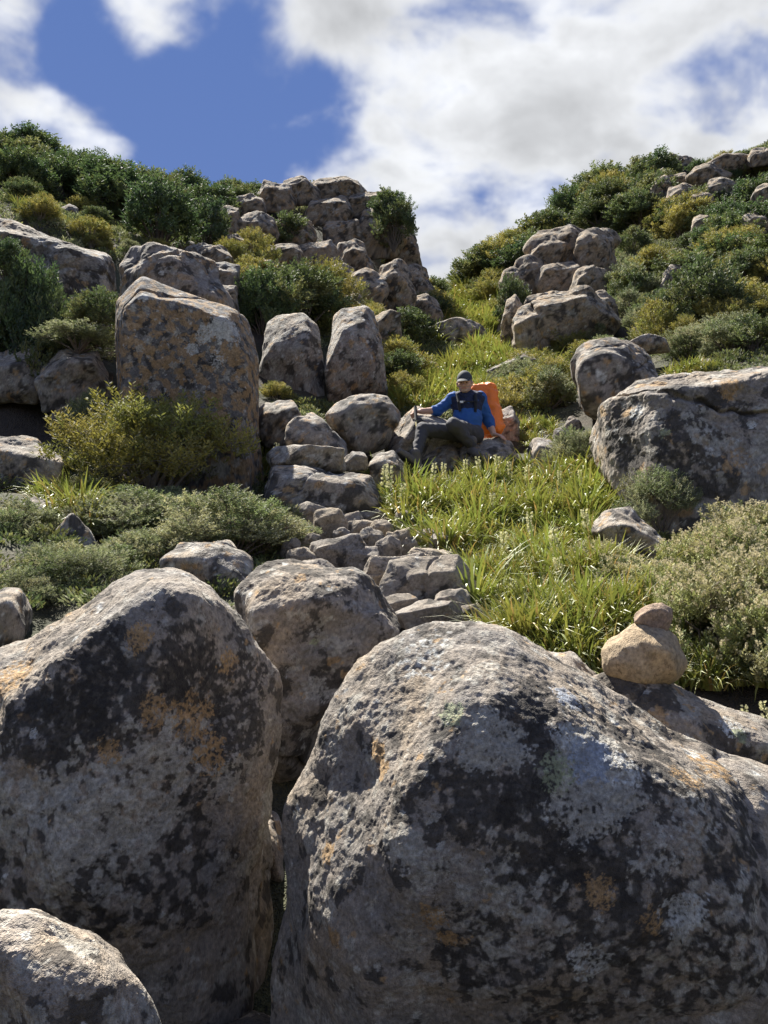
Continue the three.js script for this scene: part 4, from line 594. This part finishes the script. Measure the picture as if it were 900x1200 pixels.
{
  const J = at, mid = (a, b, t) => V().lerpVectors(a, b, t);
  const pelvis = J(548, 507, 8.82), belly = J(548, 493, 8.86), chest = J(547, 476, 8.92), neck0 = J(546, 464, 8.93), neck1 = J(545, 457, 8.9), head = J(544.6, 448.5, 8.88);
  const shR = J(531.5, 467, 8.93), elR = J(513, 481, 8.95), wrR = J(493, 482, 8.88), haR = J(485, 482.5, 8.85), shL = J(562.5, 466, 8.94), elL = J(573, 494, 8.98), wrL = J(578.5, 508.5, 8.88), haL = J(585, 515.5, 8.82);
  const hipR = J(541, 508, 8.78), knR = J(496, 503, 8.46), anR = J(486.5, 537, 8.26), hipL = J(556, 509, 8.78), knL = J(531.5, 498, 8.40), anL = J(553, 522, 8.56);
  const person = new THREE.Group(); person.name = 'person'; scene.add(person); person.position.copy(pelvis);
  tag(person, 'hiker in blue jacket and dark cap sitting back on the grey rock', 'person');
  const put = (name, geo, mat, parent = person) => { if (parent === person) geo.translate(-pelvis.x, -pelvis.y, -pelvis.z); else geo.translate(-pelvis.x, -pelvis.y, -pelvis.z); return mesh(name, geo, mat, parent); };
  const SKIN = new THREE.MeshPhysicalMaterial({ vertexColors: true, roughness: .55, color: 0xffffff });
  // the body under the clothes, with head, forearms and hands
  const arms = [[elR, wrR, .044, .031], [elL, wrL, .046, .032]];
  const bodyBones = [[pelvis, belly, .12, .12], [belly, chest, .12, .13], [chest, neck0, .11, .06], [neck0, head, .055, .055], [shR, elR, .05, .042], [shL, elL, .05, .042], ...arms, [hipR, knR, .075, .055], [hipL, knL, .075, .055], [knR, anR, .05, .038], [knL, anL, .05, .038]];
  const fwd = EYE.clone().sub(head).normalize().add(V(-.12, -.02, 0)).normalize(), rt = V(0, 1, 0).cross(fwd).normalize(), up = V().crossVectors(fwd, rt);
  const hp = (r, u, f) => head.clone().addScaledVector(rt, r).addScaledVector(up, u).addScaledVector(fwd, f);
  const loc = (x, y, z) => { const dx = x - head.x, dy = y - head.y, dz = z - head.z; return [dx * rt.x + dy * rt.y + dz * rt.z, dx * up.x + dy * up.y + dz * up.z, dx * fwd.x + dy * fwd.y + dz * fwd.z]; };
  const ell = (x, y, z, a, b, c) => { const k = Math.hypot(x / a, y / b, z / c); return (k - 1) * Math.min(a, b, c); };
  const features = [[hp(0, .012, .090), hp(0, -.022, .112), .009, .014], [hp(-.045, .026, .078), hp(.045, .026, .078), .014, .014], [hp(-.02, -.082, .068), hp(.02, -.082, .068), .022, .022], [hp(-.026, -.054, .088), hp(.026, -.054, .088), .008, .008], [hp(-.08, 0, -.005), hp(-.082, -.03, 0), .016, .010], [hp(.08, 0, -.005), hp(.082, -.03, 0), .016, .010], [hp(-.042, -.02, .068), hp(-.03, -.03, .078), .022, .018], [hp(.042, -.02, .068), hp(.03, -.03, .078), .022, .018]];
  const headF = (x, y, z) => { const [a, b, c] = loc(x, y, z); let d = ell(a, b - .015, c + .012, .079, .105, .098); d = smin(d, ell(a, b + .05, c - .02, .060, .068, .070), .03); for (const [p, q, r, s] of features) d = smin(d, cap(x, y, z, p, q, r, s), .014); d = smin(d, cap(x, y, z, neck0, head, .056, .054), .03); return d; };
  // a hand: palm, four unequal fingers with a bend, a thumb from the side of the palm
  function hand(wr, dir, palmUp, thumbSide, curl) {
    const d = dir.clone().normalize(), n = palmUp.clone().addScaledVector(d, -palmUp.dot(d)).normalize(), s = V().crossVectors(d, n).multiplyScalar(thumbSide), L = [], P = (a, b, c) => wr.clone().addScaledVector(d, a).addScaledVector(s, b).addScaledVector(n, c);
    for (const o of [-.026, -.009, .009, .026]) L.push([P(.0, o * .5, 0), P(.085, o, 0), .017, .013]);
    [[-.028, .058], [-.0095, .070], [.0095, .074], [.028, .066]].forEach(([o, l]) => { const k = P(.085, o, 0), m = P(.085 + l * .5 * Math.cos(curl), o * 1.12, -l * .5 * Math.sin(curl)), e = P(.085 + l * (.5 * Math.cos(curl) + .5 * Math.cos(curl * 2.1)), o * 1.2, -l * (.5 * Math.sin(curl) + .5 * Math.sin(curl * 2.1))); L.push([k, m, .0105, .0095], [m, e, .0095, .008]); });
    L.push([P(.025, .022, 0), P(.062, .052, -.012), .014, .011], [P(.062, .052, -.012), P(.088, .056, -.026 - curl * .01), .011, .009]);
    return L;
  }
  const hR = hand(wrR, haR.clone().sub(wrR), V(0, 1, .1), 1, .85), hL = hand(wrL, V(.75, -.35, .5), V(.2, 1, .3), -1, .28);
  const parts = [netMesh(bones(bodyBones, .04), ...boundsOf(bodyBones), .014), netMesh(headF, hp(0, 0, 0).subScalar(.19), hp(0, 0, 0).addScalar(.17), .0045), netMesh(bones([...hR, [mid(elR, wrR, .8), wrR, .034, .030]], .006), ...boundsOf(hR, .03), .0035), netMesh(bones([...hL, [mid(elL, wrL, .8), wrL, .034, .030]], .006), ...boundsOf(hL, .03), .0035)];
  const skinGeo = mergeGeometries(parts), sp = skinGeo.attributes.position, sc = new Float32Array(sp.count * 3);
  for (let i = 0; i < sp.count; i++) {
    const [a, b, c] = loc(sp.getX(i), sp.getY(i), sp.getZ(i)); let k = [.50, .29, .20];
    if (c > .02 && Math.abs(a) < .08 && b > -.12 && b < .1) {
      if (Math.abs(b + .053) < .006 && Math.abs(a) < .026 && c > .07) k = [.36, .13, .11];
      else if (b < -.034 && N3(sp.getX(i) * 160, sp.getY(i) * 160, sp.getZ(i) * 160) > -.25 && (b < -.062 || Math.abs(b + .038) < .008)) k = [.34, .25, .21];
      else if (Math.abs(b - .031) < .006 && Math.abs(a) > .012 && Math.abs(a) < .05) k = [.16, .11, .08];
    }
    sc.set(k, i * 3);
  }
  skinGeo.setAttribute('color', new THREE.BufferAttribute(sc, 3));
  put('body', skinGeo, SKIN);
  for (const s of [-1, 1]) { const e = hp(s * .031, .004, .0795); const g = new THREE.SphereGeometry(.0105, 12, 8); g.translate(e.x, e.y, e.z); put('eye', g, new THREE.MeshStandardMaterial({ color: 0x6b5648, roughness: .25 })); }
  // hair below the cap, then the cap
  put('hair', netMesh((x, y, z) => { const [a, b, c] = loc(x, y, z); return Math.max(ell(a, b - .012, c + .016, .083, .108, .101), c - .035, -(b + .055), -b * .2 - .02); }, hp(0, 0, 0).subScalar(.16), hp(0, 0, 0).addScalar(.16), .006), cloth(.16, .14, .125, .9));
  const cp = mesh('cap', netMesh((x, y, z) => { const [a, b, c] = loc(x, y, z); const dome = Math.max(ell(a, b - .022, c + .012, .089, .112, .107), -(b - .038 - c * .06)); return dome; }, hp(0, 0, 0).subScalar(.17), hp(0, 0, 0).addScalar(.17), .005).translate(-pelvis.x, -pelvis.y, -pelvis.z), cloth(.040, .048, .056), person);
  put('brim', netMesh((x, y, z) => { const [a, b, c] = loc(x, y, z); return Math.max(ell(a, (b - .046 + (c - .08) * .28 + a * a * 3.2), c - .085, .078, .008, .085), -(c - .055)); }, hp(0, 0, 0).subScalar(.16), hp(0, 0, 0).addScalar(.2), .0045), cloth(.03, .036, .042), cp);
  // jacket
  const jk = [[pelvis, belly, .138, .150], [belly, chest, .150, .150], [chest, neck0, .13, .075], [chest, shR, .12, .066], [chest, shL, .12, .066], [shR, elR, .064, .055], [shL, elL, .064, .055], [elR, mid(elR, wrR, .22), .056, .050], [elL, mid(elL, wrL, .38), .056, .048]];
  const jf = bones(jk, .045), fold = (x, y, z, q) => N3(x * 11, y * 17 + x * 8, z * 11 + q) * .0065 + N3(x * 30, y * 34, z * 30 + q) * .0022;
  put('jacket', netMesh((x, y, z) => { const bot = (y - pelvis.y) + .035; return Math.max(jf(x, y, z) + fold(x, y, z, 1), -bot); }, ...boundsOf(jk), .0105), cloth(.018, .085, .285));
  const vk = [[belly, chest, .150, .154], [chest, neck0, .136, .088], [chest, mid(chest, shR, .75), .124, .088], [chest, mid(chest, shL, .8), .124, .090]], vf = bones(vk, .04);
  put('vest', netMesh((x, y, z) => Math.max(vf(x, y, z) + fold(x, y, z, 5) - .004, -(y - mid(belly, chest, .55).y)), ...boundsOf(vk), .0105), cloth(.010, .016, .045));
  const ck = [[J(539, 461.5, 8.85), J(545, 466, 8.80), .020, .018], [J(551, 461, 8.86), J(546, 466, 8.80), .022, .018], [J(538, 461, 8.86), J(541, 459.5, 8.98), .018, .018], [J(552, 460.5, 8.86), J(550, 459, 8.98), .020, .018]];
  put('collar', netMesh(bones(ck, .015), ...boundsOf(ck), .007), cloth(.010, .014, .034));
  for (const [a, b] of [[J(536, 463, 8.80), J(539, 482, 8.73)], [J(557, 462.5, 8.81), J(557, 483, 8.74)]]) { const s = new Soup(), m = mid(a, b, .5).add(V(0, 0, .03)); s.tube(a, m, .018, .018, [1, 1, 1], 8); s.tube(m, b, .018, .014, [1, 1, 1], 8); put('shoulder_strap', s.geo(), cloth(.012, .013, .016)); }
  { const s = new Soup(); s.tube(J(537, 471, 8.74), J(557, 470.5, 8.74), .008, .008, [1, 1, 1], 6); put('chest_strap', s.geo(), cloth(.02, .02, .022)); const g = new THREE.BoxGeometry(.035, .022, .014); const c = J(541, 471, 8.725); g.translate(c.x, c.y, c.z); put('buckle', g, cloth(.62, .62, .60, .4)); }
  // trousers
  const tk = [[hipR, hipL, .105, .105], [pelvis, belly, .12, .11], [hipR, knR, .098, .072], [hipL, knL, .098, .074], [knR, mid(knR, anR, .92), .070, .056], [knL, mid(knL, anL, .92), .072, .056]], tf = bones(tk, .03);
  put('trousers', netMesh((x, y, z) => tf(x, y, z) + fold(x, y, z, 9) * .9, ...boundsOf(tk), .0105), cloth(.048, .047, .052));
  // boots with their soles
  for (const [an, toe, side] of [[anR, J(469, 529.5, 8.16), -1], [anL, J(561, 533, 8.40), 1]]) {
    const heel = an.clone().add(V(0, -.07, .0)).addScaledVector(toe.clone().sub(an).normalize(), -.03), ball = mid(heel, toe, .68), bk = [[an.clone().add(V(0, .05, 0)), heel, .058, .046], [heel, ball, .044, .046], [ball, toe, .046, .036]];
    const n = V(0, 1, 0).addScaledVector(toe.clone().sub(heel).normalize(), -toe.clone().sub(heel).normalize().y).normalize(), bf = bones(bk, .02), lev = (x, y, z) => (x - heel.x) * n.x + (y - heel.y) * n.y + (z - heel.z) * n.z;
    const b = put('boot', netMesh((x, y, z) => Math.max(bf(x, y, z), -(lev(x, y, z) + .026)), ...boundsOf(bk), .007), cloth(.105, .092, .080));
    put('sole', netMesh((x, y, z) => Math.max(bf(x, y, z) - .005, lev(x, y, z) + .028, -(lev(x, y, z) + .046)), ...boundsOf(bk), .006), cloth(.02, .019, .018), b);
  }
  // the orange pack under its rain cover, leaning behind him
  const pc = J(568.5, 481, 9.16), tilt = V(.16, -.95, .0).normalize();
  const pf = (x, y, z) => { const dx = x - pc.x, dy = y - pc.y, dz = z - pc.z, v = dx * tilt.x + dy * tilt.y, u = dx * -tilt.y + dy * tilt.x, q = [Math.abs(u) - .085, Math.abs(v) - .22, Math.abs(dz) - .07]; const d = Math.hypot(Math.max(q[0], 0), Math.max(q[1], 0), Math.max(q[2], 0)) + Math.min(0, Math.max(...q)) - .085; return d + N3(x * 7, y * 9, z * 7) * .016 + Math.abs(N3(x * 16 + y * 9, y * 14, z * 16)) * .012 * sstep(.05, -.3, v) + N3(x * 26, y * 22, z * 26) * .004; };
  const pack = mesh('backpack', netMesh(pf, pc.clone().sub(V(.28, .42, .24)), pc.clone().add(V(.28, .42, .24)), .011).translate(-pc.x, -pc.y + .32, -pc.z), cloth(.80, .185, .020, .5), scene);
  pack.position.set(pc.x, pc.y - .32, pc.z); tag(pack, 'backpack in a bright orange rain cover behind the hiker', 'backpack');
  // trekking pole
  const pole = new THREE.Group(); pole.name = 'trekking_pole'; scene.add(pole); const top = haR.clone().add(V(.015, .05, .02)), tip = J(490, 530, 8.36); pole.position.copy(tip); tag(pole, 'trekking pole held upright in the hiker\'s outstretched hand', 'trekking pole');
  const q = (a, b, r1, r2, name, m) => { const s = new Soup(), A = mid(tip, top, a), B = mid(tip, top, b); s.tube(A, B, r1, r2, [1, 1, 1], 10); const g = s.geo(); g.translate(-tip.x, -tip.y, -tip.z); mesh(name, g, m, pole); };
  q(.68, 1, .016, .018, 'grip', cloth(.02, .02, .02)); q(.02, .68, .007, .0095, 'shaft', new THREE.MeshStandardMaterial({ color: new THREE.Color().setRGB(.55, .47, .22), roughness: .35, metalness: .6 })); q(0, .02, .003, .006, 'tip', cloth(.3, .3, .3, .4)); q(.08, .09, .03, .03, 'basket', cloth(.02, .02, .02));
}
console.log('person');
renderer.render(scene, camera);
